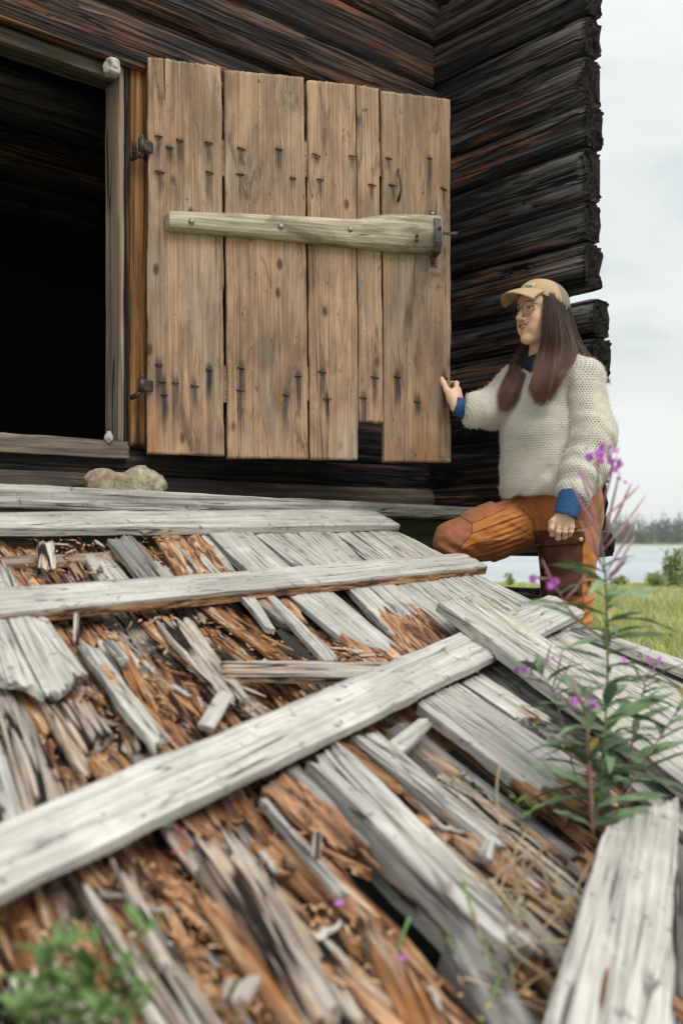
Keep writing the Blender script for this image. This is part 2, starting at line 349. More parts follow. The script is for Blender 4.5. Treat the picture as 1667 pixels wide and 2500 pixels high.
# ------------------------------------------------------------------ plank from four corners (start-left, start-right, end-right, end-left)
def plank4(name, cs, T, mat, parent=None, seed=0, jag=(0.004, 0.004), rot=0.0, nrm=None, rough=0.0025, wav=0.002,
           bend=0.0, endrot=(0, 0), side=0.0, cell=(0.02, 0.007), rotdepth=0.006, stains=None, weardark=False, label=None, warp=0.0):
    a, b, c, d = [Vector(p) for p in cs]
    m0, m1 = (a+b)/2, (c+d)/2
    X = (m1-m0); Ln = X.length; X.normalize()
    Yd = ((b-a)+(c-d)); Yd = (Yd - X*Yd.dot(X)).normalized(); Z = X.cross(Yd)
    if nrm is not None and Z.dot(nrm) < 0: Z = -Z; Yd = -Yd; a, b, c, d = b, a, d, c
    Wd = ((b-a).length+(c-d).length)/2
    nx = int(max(8, min(150, Ln/cell[0]))); ny = int(max(5, min(46, Wd/cell[1])))
    M = Matrix(((X.x, Yd.x, Z.x, m0.x), (X.y, Yd.y, Z.y, m0.y), (X.z, Yd.z, Z.z, m0.z), (0, 0, 0, 1)))
    Mi = M.inverted(); la, lb, lc, ld = [np.array(Mi @ p) for p in (a, b, c, d)]
    s = np.linspace(0, 1, nx+1)[:, None]
    t0 = np.linspace(0, 1, ny+1)
    nb = 4
    # ring: top ny+1 points (t 0..1, z 0), right side 1 mid, bottom nb+1 (t 1..0, z -T), left side 1 mid
    tt = np.concatenate([t0, [1.0], np.linspace(1, 0, nb+1), [0.0]]); zz = np.concatenate([np.zeros(ny+1), [-T/2], -T*np.ones(nb+1), [-T/2]])
    K = len(tt); t = tt[None, :]; istop = np.zeros(K); istop[:ny+1] = 1
    sd = seed*1.37+3
    ytmp = t*Wd
    # jagged ends: shift of s
    j0 = jag[0]*(fbm(ytmp*90, sd, 0, 3, 3)+0.9*vnoise(ytmp*260, sd, 0, 9))/Ln; j1 = jag[1]*(fbm(ytmp*90, sd+9, 0, 5, 3)+0.9*vnoise(ytmp*260, sd+4, 0, 8))/Ln
    if jag[1] > 0.012: j1 = j1 + (jag[1]*0.9*fbm(ytmp*22, sd+2, 0, 6, 2))/Ln
    if jag[0] > 0.012: j0 = j0 + (jag[0]*0.9*fbm(ytmp*22, sd+5, 0, 6, 2))/Ln
    ss = np.clip(s*(1+j1-j0)+j0, -0.3, 1.3)
    p = ((1-t)[..., None]*la + t[..., None]*lb)*(1-ss)[..., None] + ((1-t)[..., None]*ld + t[..., None]*lc)*ss[..., None]
    x = p[..., 0]; y = p[..., 1]
    # edge waviness
    edge = np.clip(np.abs(t-0.5)*2, 0, 1)**4
    y = y + np.sign(t-0.5)*edge*(wav*2.0*fbm(x*9, sd+np.sign(t-0.5)*5, 0, 7, 4))
    grain = fbm(x*2.2, y*80+sd*11, sd, 11, 4, 0.62)
    ridg = -np.clip(0.12-np.abs(fbm(x*1.1+sd, y*26, sd, 13, 2)), 0, 1)/0.12
    rm = np.zeros_like(x)
    if rot > 0 or endrot[0] > 0 or endrot[1] > 0:
        nz = fbm(x*3.0+sd, y*17, sd, 21, 4, 0.6)
        lv = rot + endrot[0]*sstep(0.35, 0.0, s) + endrot[1]*sstep(0.6, 1.0, s)
        rm = sstep(-0.16, 0.16, nz + (lv*1.5-0.75))
    sidemask = 1-istop[None, :]*np.ones_like(x)
    topm = istop[None, :]*np.ones_like(x)
    z = zz[None, :] + topm*(rough*grain + rough*1.1*ridg)
    rr = fbm(x*7+sd, y*60, sd*2, 31, 4, 0.7)
    z = z - topm*rm*(rotdepth*(0.6+0.9*rr))
    z = z - topm*np.clip(edge, 0, 1)*min(0.004, T*0.2)*(1+0.6*vnoise(x*12, sd, 0, 17))
    z = z + (1-topm)*0.15*min(T, 0.03)*fbm(x*9, y*20+zz[None, :]*60, sd, 41, 3)*(zz[None, :] < 0)
    z = z + bend*4*(s*(1-s)) + warp*(t-0.5)*(s-0.5) + 0.0015*fbm(x*3, sd, 0, 77, 2)
    if rough > 0.002: y = y + (1-topm)*(min(T, 0.04)*0.05*fbm(x*14, zz[None, :]*100, sd, 43, 3))
    V = np.stack([x, y, z], -1).reshape(-1, 3)
    i = np.arange(nx)[:, None]; k = np.arange(K)[None, :]; k2 = (k+1) % K
    f = np.stack([i*K+k, (i+1)*K+k, (i+1)*K+k2, i*K+k2], -1).reshape(-1, 4)
    # end caps as strips between top row and bottom row
    n0 = len(V)
    faces = f.tolist()
    capv = []
    for base, flip in ((0, False), (nx*K, True)):
        top = [base+q for q in range(ny+1)]; bot = [base+ny+2+nb-int(round(q*nb/ny)) for q in range(ny+1)]
        for q in range(ny):
            quad = [top[q], top[q+1], bot[q+1], bot[q]] if bot[q+1] != bot[q] else [top[q], top[q+1], bot[q]]
            if q == 0: quad = quad+[base+K-1]
            if q == ny-1: quad = [top[q], top[q+1], base+ny+1] + quad[2:]
            faces.append(quad if not flip else quad[::-1])
    attrs = {'rot': np.maximum(rm, side*sidemask).reshape(-1)}
    if stains is not None: attrs['stain'] = stains(x, y, M).reshape(-1)*topm.reshape(-1)
    me = mesh_np(name, V, faces, False, attrs)
    sm = np.ones(len(me.polygons), dtype=bool)
    fk = np.tile((np.arange(K) >= ny), nx)
    sm[:len(fk)] = ~fk; sm[len(fk):] = False
    me.polygons.foreach_set('use_smooth', sm)
    o = link(name, me, mat, parent, M)
    if label: o['label'] = label
    return o
# ------------------------------------------------------------------ log storehouse
A = R(49)
U = Vector((math.sin(A), math.cos(A), 0)); VV = Vector((math.cos(A), -math.sin(A), 0)); UP = Vector((0, 0, 1))
W0 = Vector(((345-833.5)/F*3.5, 3.5, 0))
def on_plane(px, py, p0, n):
    r = ray(px, py); o = Vector((0, 0, H)); t = (p0-o).dot(n)/r.dot(n); return o + r*t
def wallx(px, off=0.0):     # distance along the main wall from W0 for a photo column
    q = on_plane(px, 1320, W0+VV*off+UP*H, VV); return (q-W0).dot(U)
CORN = W0 + U*wallx(1055)
def sidex(px): q = on_plane(px, 1320, CORN+UP*H, U); return (q-CORN).dot(VV)
house = empty('log_storehouse', (CORN.x, CORN.y, 0), 'old dark charred log storehouse with an open plank door and dark doorway', 'building')

def hewn_log(name, p0, dirv, out, L, z0, z1, T=0.15, seed=0, mat=None, jag0=0.0, jag1=0.0, worn_end=False, bulge=0.014, parent=house, amp=1.0, label=None, taper=0.0, sq=(0.34, 0.22), gap=0.0):
    """hewn log; local X along dirv, Y towards out, Z up; z0..z1 relative to H"""
    hgt = z1-z0; nx = int(max(10, L/0.022)); K = 40
    zc = H+(z0+z1)/2
    X, Y = dirv.normalized(), out.normalized()
    M = Matrix(((X.x, Y.x, 0, p0.x), (X.y, Y.y, 0, p0.y), (X.z, Y.z, 1, zc), (0, 0, 0, 1)))
    if X.cross(Y).z < 0: flip = True
    else: flip = False
    th = np.linspace(0, 2*math.pi, K, endpoint=False)[None, :]
    s = np.linspace(0, 1, nx+1)[:, None]
    sd = seed*2.31+1
    ct, st = np.cos(th), np.sin(th)
    sg = lambda v, e: np.sign(v)*np.abs(v)**e
    yy = sg(ct, sq[0])*T/2; zz = sg(st, sq[1])*(hgt/2+0.003-gap)
    x = s*L
    front = np.clip(ct, 0, 1)
    face = sstep(0.25, 0.8, ct)
    # belly of the face and fibres
    zc_ = zz/(hgt/2)
    yy = yy + face*bulge*(1-zc_**2) + face*0.010*fbm(x*1.1, zz*9, sd, 2, 2)
    rid = fbm(x*0.9+sd, zz*46+0.6*fbm(x*2, zz*6, sd, 5, 2), sd, 3, 4, 0.68)
    gr = np.clip(0.10-np.abs(fbm(x*0.55, zz*21+sd, sd*3, 9, 3)), 0, 1)/0.10
    yy = yy + face*amp*(0.0075*rid - 0.013*gr) + 0.004*fbm(x*6, th*3, sd, 12, 3)
    step = sstep(-0.05, 0.12, fbm(x*0.6+3, zz*10, sd+7, 19, 2)); yy = yy + face*0.010*(step-0.5)
    zz = zz + 0.007*fbm(x*2.0, np.sign(st)*3, sd, 23, 3)*np.abs(st)
    zz = zz + np.where(st < -0.2, 1, 0)*taper*sstep(L-0.34, L-0.06, x)
    j0 = jag0*(fbm(yy*60, zz*55, sd, 31, 3)+0.8*fbm(yy*260, zz*260, sd, 33, 2)); j1 = jag1*(fbm(yy*60, zz*55, sd+4, 35, 3)+0.9*fbm(yy*260, zz*260, sd, 37, 2))
    x = x*(L+j1-j0)/L + j0
    if worn_end:
        e = sstep(L-0.05, L+0.01, x); yy = yy*(1-0.10*e)+0.010*e*fbm(yy*200, zz*200, x*60, 51, 2); zz = zz*(1-0.05*e) + 0.010*e*fbm(yy*150, zz*150, x*80, 52, 2)
    V = np.stack([x*np.ones_like(th), yy*np.ones_like(x), zz*np.ones_like(x)], -1).reshape(-1, 3)
    i = np.arange(nx)[:, None]; k = np.arange(K)[None, :]; k2 = (k+1) % K
    fs = np.stack([i*K+k, i*K+k2, (i+1)*K+k2, (i+1)*K+k], -1).reshape(-1, 4)
    dark = np.broadcast_to(sstep(0.80, 0.97, np.abs(zc_)), x.shape).reshape(-1)*0.0
    worn = (sstep(L-0.45, L, x)*(1 if worn_end else 0)).reshape(-1)
    # caps: three shrinking rings
    faces = [fs]; base = len(V); VL = [V]; dk = [dark]; wn = [worn]
    for end in (0, 1):
        ring = V[(nx*K if end else 0):(nx*K+K if end else K)]
        prev = np.arange(K) + (nx*K if end else 0)
        j = jag1 if end else jag0
        for q, r in enumerate((0.93, 0.8, 0.6, 0.4, 0.18)):
            c = ring*np.array([1, r, r]); c[:, 0] = c[:, 0].mean()*0.5+c[:, 0]*0.5 + (j*1.6)*fbm(c[:, 1]*110, c[:, 2]*110, sd+end, 60+q, 3) * (1 if j else 0)
            idx = np.arange(K)+base; VL.append(c); dk.append(np.ones(K)); wn.append(np.zeros(K)); base += K
            kk = np.arange(K); q4 = np.stack([prev[kk], idx[kk], idx[(kk+1) % K], prev[(kk+1) % K]], -1)
            faces.append(q4[:, ::-1] if not end else q4[:, ::1]); prev = idx
        c = VL[-1].mean(0)[None]; VL.append(c); dk.append(np.ones(1)); wn.append(np.zeros(1))
        kk = np.arange(K); q4 = np.stack([prev[kk], np.full(K, base), np.full(K, base), prev[(kk+1) % K]], -1); base += 1
        tri = [[int(a), int(b), int(d)] for a, b, _, d in q4]
        faces.append(tri)
    fl = []
    for q in faces: fl += (q.tolist() if isinstance(q, np.ndarray) else q)
    me = mesh_np(name, np.concatenate(VL), fl, True, {'dark': np.concatenate(dk), 'worn': np.concatenate(wn)})
    o = link(name, me, mat or M_CHAR, parent, M)
    if label: o['label'] = label
    return o
xl, xr = wallx(-10)-1.3, wallx(1055)
xo0, xo1 = wallx(-10)-0.9, wallx(318)      # door opening
# main wall: courses
zb = [-0.36, -0.14, 0.05, 0.235, 0.345]
for i in range(len(zb)-1):
    hewn_log('log', W0+U*xl - VV*(0.075 if i < 3 else 0.085), U, VV, xr-xl+(0.10 if i % 2 else -0.005), zb[i], zb[i+1], 0.15, seed=i+1, amp=0.8, mat=M_BLOG if i < 3 else None)
side_z = [0.345, 0.53, 0.72, 0.90, 1.10, 1.28, 1.475, 1.69]
for i in range(len(side_z)-1):   # right of the door opening
    x0 = xo1
    hewn_log('log', W0+U*x0-VV*0.08, U, VV, xr-x0+(0.1 if i % 2 else -0.005), side_z[i], side_z[i+1], 0.15, seed=20+i)
    x0 = xl
    hewn_log('log', W0+U*x0-VV*0.08, U, VV, xo0-x0, side_z[i], side_z[i+1], 0.15, seed=40+i)
tz = [1.70, 1.905, 2.09, 2.31, 2.52, 2.74, 2.95, 3.15]
for i in range(len(tz)-1):
    hewn_log('log', W0+U*xl-VV*(0.075-0.012*(i % 2)), U, VV, xr-xl+(0.1 if i % 2 else -0.005), tz[i], tz[i+1], 0.16, seed=60+i, bulge=0.02, mat=M_CHARW)
# side wall: from the corner towards the camera right
ends_lo = [-0.066, 0.035, 0.26, 0.44, 0.63, 0.81, 0.972]
Le = sidex(1424)
lens_lo = [Le+0.06, Le+0.03, Le+0.03, Le+0.02, Le+0.05, Le+0.045]
for i in range(len(ends_lo)-1):
    hewn_log('log', CORN+U*0.058-VV*0.12, VV, -U, lens_lo[i]+0.12, ends_lo[i], ends_lo[i+1], 0.115, seed=80+i, jag0=0.01, jag1=0.017, worn_end=True, gap=0.004, amp=1.5, bulge=0.013, sq=(0.40, 0.26))
su = [0.979, 1.205, 1.365, 1.58, 1.75, 1.955, 2.115, 2.30, 2.50, 2.72, 2.94, 3.14]
for i in range(len(su)-1):
    dl = [0.006, 0.0, 0.003, 0.009, 0.0, 0.002, 0.008, 0.0, 0.005, 0, 0.005][i]
    hewn_log('log', CORN+U*0.058-VV*0.12, VV, -U, Le+0.12+dl, su[i], su[i+1], 0.115, seed=100+i, jag0=0.01, jag1=0.017, worn_end=True, gap=0.004, bulge=0.015, amp=1.6, sq=(0.40, 0.26), taper=(0.045 if i == 0 else 0))
# black strips added between the logs to darken gaps and block the sky
M_GAP = plain('black_gap_backing', (0.010, 0.010, 0.009), 0.95)
def gap_strip(p0, d, z, L, th, parent=house):
    n = Vector((-d.y, d.x, 0)); M = Matrix(((d.x, n.x, 0, 0), (d.y, n.y, 0, 0), (0, 0, 1, 0), (0, 0, 0, 1))); s = Soup(); s.box(p0+d*(L/2)+UP*(H+z), L, th, 0.05, M); link('gap_backing', s.mesh('gap_backing'), M_GAP, parent)
for z in ends_lo[1:-1] + su[1:]: gap_strip(CORN+U*0.058, VV, z, Le-0.035, 0.045)
gap_strip(CORN+U*0.058, VV, su[0]-0.004, Le-0.22, 0.06)
# the rest of the house behind: interior walls, floor, roof (seen only as darkness through the doorway)
M_INT = plain('darkened_interior_wood', (0.02, 0.016, 0.014), 0.9)  # near-black colour carries the darkness of the room
def slab(name, p, q, z0, z1, th, parent=house, mat=M_INT):
    d = (q-p); L = d.length; d.normalize(); n = Vector((-d.y, d.x, 0)); s = Soup()
    M = Matrix(((d.x, n.x, 0, 0), (d.y, n.y, 0, 0), (0, 0, 1, 0), (0, 0, 0, 1)))
    s.box((p+q)/2 + UP*(H+(z0+z1)/2), L, th, z1-z0, M); return link(name, s.mesh(name), mat, parent)
inner = -VV
c0 = W0+U*xl; c1 = W0+U*(xr+0.1)
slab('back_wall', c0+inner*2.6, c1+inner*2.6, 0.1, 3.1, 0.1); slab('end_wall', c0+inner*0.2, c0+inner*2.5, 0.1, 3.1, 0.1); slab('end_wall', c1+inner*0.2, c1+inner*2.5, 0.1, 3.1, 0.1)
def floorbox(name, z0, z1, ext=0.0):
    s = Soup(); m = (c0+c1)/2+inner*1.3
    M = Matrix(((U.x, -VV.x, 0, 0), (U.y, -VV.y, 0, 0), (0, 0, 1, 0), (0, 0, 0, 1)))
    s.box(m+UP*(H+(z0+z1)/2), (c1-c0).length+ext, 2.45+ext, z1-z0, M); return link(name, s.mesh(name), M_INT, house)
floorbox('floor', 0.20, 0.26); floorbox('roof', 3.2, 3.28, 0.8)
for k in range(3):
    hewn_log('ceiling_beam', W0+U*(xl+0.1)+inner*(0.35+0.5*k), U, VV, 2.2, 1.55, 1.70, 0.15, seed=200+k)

# door frame
zs, zt = 0.35, 1.685
def wp(px, z, off): return W0 + U*wallx(px, off) + VV*off + UP*(H+z)
def vboard(name, px0, px1, z0, z1, off, T, mat, seed, **k):
    return plank4(name, [wp(px0, z1, off), wp(px1, z1, off), wp(px1, z0, off), wp(px0, z0, off)], T, mat, house, seed=seed, nrm=VV, **k)
vboard('door_jamb', 291, 304, zs-0.005, zt, 0.012, 0.10, M_JAMB, 5, cell=(0.02, 0.004), rough=0.0018, wav=0.0008)
vboard('door_jamb', 305, 322, zs-0.03, zt+0.03, 0.0, 0.09, M_CHAR, 6, cell=(0.02, 0.003))
vboard('hinge_post', 321, 366, zs-0.01, 1.70, 0.018, 0.08, M_HONEY, 7, cell=(0.02, 0.004), rough=0.004)
plank4('lintel', [wp(-500, 1.755, 0.035), wp(-500, 1.695, 0.035), wp(366, 1.695, 0.035), wp(366, 1.755, 0.035)], 0.10, M_CHAR, house, seed=8, nrm=VV, rough=0.004)
plank4('lintel_edge', [wp(-500, 1.700, 0.042), wp(-500, 1.688, 0.042), wp(366, 1.688, 0.042), wp(366, 1.700, 0.042)], 0.03, M_HONEY, house, seed=88, nrm=VV)
plank4('lintel', [wp(-500, 1.69, -0.005), wp(-500, 1.64, -0.005), wp(306, 1.64, -0.005), wp(306, 1.69, -0.005)], 0.10, M_LINT, house, seed=9, nrm=VV)
plank4('threshold', [wp(-500, 0.352, 0.03), wp(-500, 0.285, 0.03), wp(316, 0.290, 0.03), wp(316, 0.352, 0.03)], 0.16, M_JAMB, house, seed=10, nrm=VV, rough=0.004)
#plank4('sill_board', [wp(-500, 0.275, 0.045), wp(-500, 0.19, 0.045), wp(560, 0.17, 0.045), wp(560, 0.24, 0.045)], 0.05, M_JAMB, house, seed=12, nrm=VV, rough=0.004)

# ---- door, swung open
DD = Vector((0.9615, 0.2747, 0)).normalized(); DN = Vector((0.2747, -0.9615, 0)).normalized()
D0 = Vector(((360-833.5)/F*3.44, 3.44, 0))
def dp(px, py, off=0.0): return on_plane(px, py, D0+DN*off+UP*H, DN)
door = empty('door', tuple(dp(362, 1108))); door.parent = house; door.location = Vector(dp(362, 1108))-Vector(house.location)
nails = [(388,333),(414,360),(439,343),(510,349),(391,420),(512,421),(589,363),(587,426),(681,365),(715,435),(772,379),(782,439),(861,382),(908,452),(949,387),(958,453),(1048,387),(1082,461),
 (388,890),(397,932),(402,964),(429,935),(476,942),(511,903),(589,899),(588,953),(697,965),(728,918),(787,908),(799,974),(887,971),(915,921),(971,920),(1018,981),(1084,923)]
npts = [(dp(*n), n) for n in nails]
def stain_fn(x, y, M):
    Mi = M.inverted(); out = np.zeros_like(x)
    for q, n in npts:
        l = Mi @ q; low = n[1] > 700
        rr = random.Random(n[0]*7+n[1]); ln = (0.17 if low else 0.11)*(0.4+1.3*rr.random()); w = 0.007+0.009*rr.random(); up = (0.05 if low else 0.015)
        dx = x-l.x; dy = np.abs(y-l.y+0.004*fbm(x*20, 0, 0, n[0], 2))
        m = sstep(-up, 0.0, dx)*(1-sstep(ln*0.3, ln, dx))*(1-sstep(w*0.45, w*1.25, dy))
        out = np.maximum(out, m*(1.0 if low else 0.85)*(0.85+0.3*rr.random()))
    # long faint weather streaks and dark foot
    out = np.maximum(out, 0.30*sstep(0.30, 0.5, fbm(x*1.0, y*28, 0, 171, 3)))
    out = np.maximum(out, 0.30*sstep(0.30, 0.55, fbm(x*3.0, y*12, 0, 173, 4)))
    return out
dpl = [((362,138),(541,163),(549,1112),(361,1107)), ((548,170),(742,188),(753,1120),(556,1118)), ((750,195),(868,206),(875,1122),(757,1121)), ((871,207),(924,215),(936,1032),(877,1028)), ((931,221),(1099,242),(1101,1128),(939,1127))]
for i, q in enumerate(dpl):
    off = [0.0, 0.002, -0.002, 0.0, 0.003][i]
    plank4('plank', [dp(*c, off) for c in q], 0.035, M_DOOR, door, seed=300+i, nrm=DN, cell=(0.010, 0.0045), rough=0.0012, wav=0.0022, jag=(0.003, 0.003), stains=stain_fn, endrot=(0, 0.35), rotdepth=0.0015)
for q, n in npts:   # clenched iron nails
    s = Soup(); rr = random.Random(n[0]); a = -0.25+0.3*rr.random(); w = 0.010+0.006*rr.random()
    dv = DD*math.cos(a)+UP*math.sin(a)
    b = DN*0.004
    s.tube([q-dv*w-DN*0.002, q-dv*w*0.9+b, q+dv*w*0.3+b*1.2, q+dv*w+b*0.3, q+dv*w*1.1-DN*0.002], [0.0028, 0.003, 0.0026, 0.002, 0.0015], 6)
    link('nail', s.mesh('nail', True), M_IRON, door)
# cross battens behind the door that the nails hold
for yy in (395, 940):
    plank4('ledge', [dp(375, yy-45, -0.04), dp(375, yy+45, -0.04), dp(1090, yy+40, -0.04), dp(1090, yy-40, -0.04)], 0.03, M_DOOR, door, seed=330+yy, nrm=-DN)
# the hewn bar
def bar():
    xs = np.linspace(404, 1066, 90); top = np.interp(xs, [404, 412, 440, 700, 870, 930, 985, 1066], [527, 521, 521, 531, 540, 529, 529, 532]); bot = np.interp(xs, [404, 412, 440, 700, 820, 900, 985, 1040, 1066], [562, 567, 569, 590, 603, 609, 620, 621, 617])
    K = 20; V = []; p0 = dp(404, 545)
    M = Matrix(((DD.x, DN.x, 0, p0.x), (DD.y, DN.y, 0, p0.y), (0, 0, 1, p0.z), (0, 0, 0, 1))); Mi = M.inverted()
    prof = [(-1, 0), (-1, .5), (-.93, .75), (-.6, .98), (-.35, 1.04), (-.1, 1.06), (.15, 1.0), (.45, .96), (.75, .82), (.95, .6), (1, .4), (1, 0)]
    for i, x in enumerate(xs):
        e = min(1, (x-404)/14+0.45); tk = (0.042 + 0.016*sstep(820, 960, x))*e
        for (a, b) in prof:
            py = (top[i]+bot[i])/2 - a*(bot[i]-top[i])/2 * -1
            q = Mi @ dp(x, py, 0.0); q = np.array(q); yv = b*tk + 0.002*float(fbm(q[0]*5, a*3, 0, 5, 3))
            V.append((q[0], yv, q[2]+0.001*float(fbm(q[0]*11, a, 0, 6, 2))))
    n = len(prof); f = [[i*n+k, i*n+k+1, (i+1)*n+k+1, (i+1)*n+k] for i in range(len(xs)-1) for k in range(n-1)]
    f += [list(range(n)), [(len(xs)-1)*n+k for k in range(n)][::-1]]
    me = mesh_np('bar', np.array(V), f, False, {'rot': np.zeros(len(V))})
    return link('bar', me, M_BAR, door, M)
bar()
for x, y in ((468, 541), (686, 553), (855, 560)):
    s = Soup(); q = dp(x, y, 0.044); s.tube([q-DN*0.01, q+DN*0.004, q+DN*0.0065], [0.008, 0.008, 0.004], 10); s.tube([q-DN*0.008, q+DN*0.001], [0.012, 0.0115], 10); link('bolt', s.mesh('bolt', True), M_BOLT, door)
s = Soup(); q = dp(1018, 575, 0.060); s.tube([q-DN*0.02, q+DN*0.003], 0.006, 10); s.tube([dp(1018, 586, 0.058)-DN*0.01, dp(1018, 586, 0.058)+DN*0.004], 0.006, 8); link('bolt', s.mesh('bolt', True), M_IRON, door)
def strap(pts, wv, th, name, parent=door):  # flat iron ribbon through points, wv = half width vector
    s = Soup(); v = []; n = len(pts)
    for i, p in enumerate(pts):
        d = (pts[min(i+1, n-1)]-pts[max(i-1, 0)]).normalized(); nn = d.cross(wv).normalized()*th
        v += [p-wv-nn, p+wv-nn, p+wv+nn, p-wv+nn]
    f = [[i*4+k, i*4+(k+1) % 4, (i+1)*4+(k+1) % 4, (i+1)*4+k] for i in range(n-1) for k in range(4)]+[[0, 3, 2, 1], [(n-1)*4+k for k in range(4)]]
    s.add(v, f); return link(name, s.mesh(name), M_IRON, parent)
strap([dp(1056, 514, 0.004), dp(1057, 528, 0.006), dp(1062, 531, 0.03), dp(1068, 536, 0.064), dp(1070, 560, 0.074), dp(1070, 590, 0.074), dp(1068, 614, 0.064), dp(1062, 622, 0.03), dp(1058, 626, 0.006), dp(1059, 652, 0.004)], DD*0.013, 0.0022, 'iron_strap')
strap([dp(1078, 569, 0.045), dp(1100, 570, 0.045), dp(1116, 569, 0.045)], UP*0.005, 0.004, 'latch_pin')
for x, y in ((1056, 521), (1074, 556), (1059, 641)):
    s = Soup(); q = dp(x, y, 0.01 if y != 556 else 0.079); s.tube([q-DN*0.006, q+DN*0.001, q+DN*0.003], [0.0075, 0.007, 0.003], 10); link('bolt', s.mesh('bolt', True), M_BOLT if y == 521 else M_IRON, door)
s = Soup(); s.tube([dp(972, 414, 0), dp(972, 420, 0.022), dp(977, 440, 0.03), dp(979, 462, 0.03), dp(975, 480, 0.022), dp(972, 490, 0)], [0.005, 0.0045, 0.004, 0.004, 0.005, 0.006], 8); link('handle', s.mesh('handle', True), M_IRON, door)
for y in (355, 940):
    s = Soup(); q = on_plane(347, y, D0+DN*0.012+UP*H, DN); s.tube([q-UP*0.022, q+UP*0.022], 0.014, 12); s.tube([q+UP*0.02, q+UP*0.036], [0.007, 0.006], 8)
    s.tube([q-UP*0.02, q-UP*0.035-DD*0.012, q-UP*0.042-DD*0.035-DN*0.03], [0.008, 0.009, 0.009], 8)
    link('hinge', s.mesh('hinge', True), M_IRON, house)
    strap([q+DD*0.006+DN*0.012, q+DD*0.03+DN*0.003-DN*0.006, q+DD*0.05-DN*0.03], UP*0.018, 0.002, 'hinge_leaf')
# ------------------------------------------------------------------ collapsed plank ramp
GX, GY, GC = -0.243, 0.280, -0.957
NRM = Vector((-GX, -GY, 1)).normalized(); _nl = math.sqrt(GX*GX+GY*GY+1)
def Dk(px, py, h=0.0):
    r = ray(px, py); c = GC + h*_nl; t = c/(r.z - GX*r.x - GY*1.0); return Vector((0, 0, H)) + r*t
PD = Vector((-0.5447, 0.7638, 0)); PD.z = GX*PD.x+GY*PD.y; PD.normalize()      # up the ramp
QD = NRM.cross(PD).normalized() * -1                                          # across, to the right
if QD.x < 0: QD = -QD
O0 = Dk(500, 1500)
ramp = empty('wooden_ramp', tuple(Dk(833, 1900, -0.1)), 'collapsed ramp of rotting grey planks sloping down from the doorway', 'ramp')
def rp(name, cs, h, T=0.022, mat=None, seed=[500], **k):
    seed[0] += 1
    hh = h if isinstance(h, (tuple, list)) else (h, h)
    q = [Dk(*cs[0], hh[0]), Dk(*cs[1], hh[0]), Dk(*cs[2], hh[1]), Dk(*cs[3], hh[1])]
    par = k.pop('parent', ramp)
    return plank4(name, q, T, mat or M_GREY, par, seed=seed[0], nrm=NRM, **k)

# base layer of rotten boards, in rows, leaving the holes open
holes = [[(730,1900),(775,1880),(1275,2330),(1215,2420),(1090,2300),(900,2090)],
         [(833,2014),(881,2070),(992,2140),(1130,2290),(1110,2400),(1030,2330),(980,2268),(880,2190),(850,2125)],
         [(1040,1765),(1100,1770),(1260,1880),(1400,1990),(1400,2090),(1290,2020),(1180,1930),(1080,1850)],
         [(800,1640),(905,1632),(860,1700),(790,1700)], [(665,1508),(695,1512),(712,1550),(672,1545)],
         [(526,2160),(550,2165),(606,2240),(616,2300),(560,2260)], [(95,2150),(215,2140),(190,2240),(90,2260)],
         [(0,2280),(60,2280),(120,2600),(-60,2600)], [(200,1440),(240,1500),(160,1500)], [(1585,2050),(1625,2030),(1610,2500),(1570,2500)], [(1590,2480),(1700,2440),(1700,2600),(1590,2600)]]
def inpoly(x, y, poly):
    c = False; j = len(poly)-1
    for i in range(len(poly)):
        (xi, yi), (xj, yj) = poly[i], poly[j]
        if (yi > y) != (yj > y) and x < (xj-xi)*(y-yi)/(yj-yi)+xi: c = not c
        j = i
    return c
def proj(p):
    d = p-Vector((0, 0, H)); return 833.5+F*d.x/d.y, 1320-F*d.z/d.y
rb = random.Random(5)
bw = 0.095
top_limit = 1290
for row in range(-14, 22):
    b = row*bw
    a = 1.6; seg = None; a_end = -3.4
    run = []
    while a > a_end:
        c = O0 + PD*a + QD*b
        ok = False
        if c.y > 0.55:
            x, y = proj(c); ok = (y > 1300 and y < 2750 and x > -260 and x < 1760)
            # right edge of the deck
            if ok and x > 975 and y < 1302+(x-975)*0.455+14: ok = False
            if ok and any(inpoly(x, y, hp) for hp in holes): ok = False
        if ok: run.append(a)
        if (not ok or len(run)*0.05 > 0.6+1.2*rb.random() and rb.random() < 0.25) and run:
            if len(run) >= 2:
                a0, a1 = run[0]+0.03, run[-1]-0.05
                w = bw*(0.86+0.22*rb.random())/2; sk = rb.uniform(-0.012, 0.012); h0 = -0.034+rb.uniform(-0.016, 0.016); h1 = h0+rb.uniform(-0.018, 0.010)
                q = [O0+PD*a0+QD*(b-w)+NRM*h0, O0+PD*a0+QD*(b+w)+NRM*h0, O0+PD*a1+QD*(b+w+sk)+NRM*h1, O0+PD*a1+QD*(b-w+sk)+NRM*h1]
                xm, ym = proj((q[0]+q[2])/2)
                m = M_ROT if (xm < 1150) else M_DGREY
                q_ = rb.random()
                if q_ < 0.12: m = M_PALE
                elif q_ < 0.22: m = M_GREY
                plank4('rotten_board', q, 0.02, m, ramp, seed=rb.randint(1, 9999), nrm=NRM, jag=(0.03, 0.035), rot=0.8, rough=0.011, rotdepth=0.018, wav=0.006, cell=(0.014, 0.005))
            run = []
        a -= 0.05
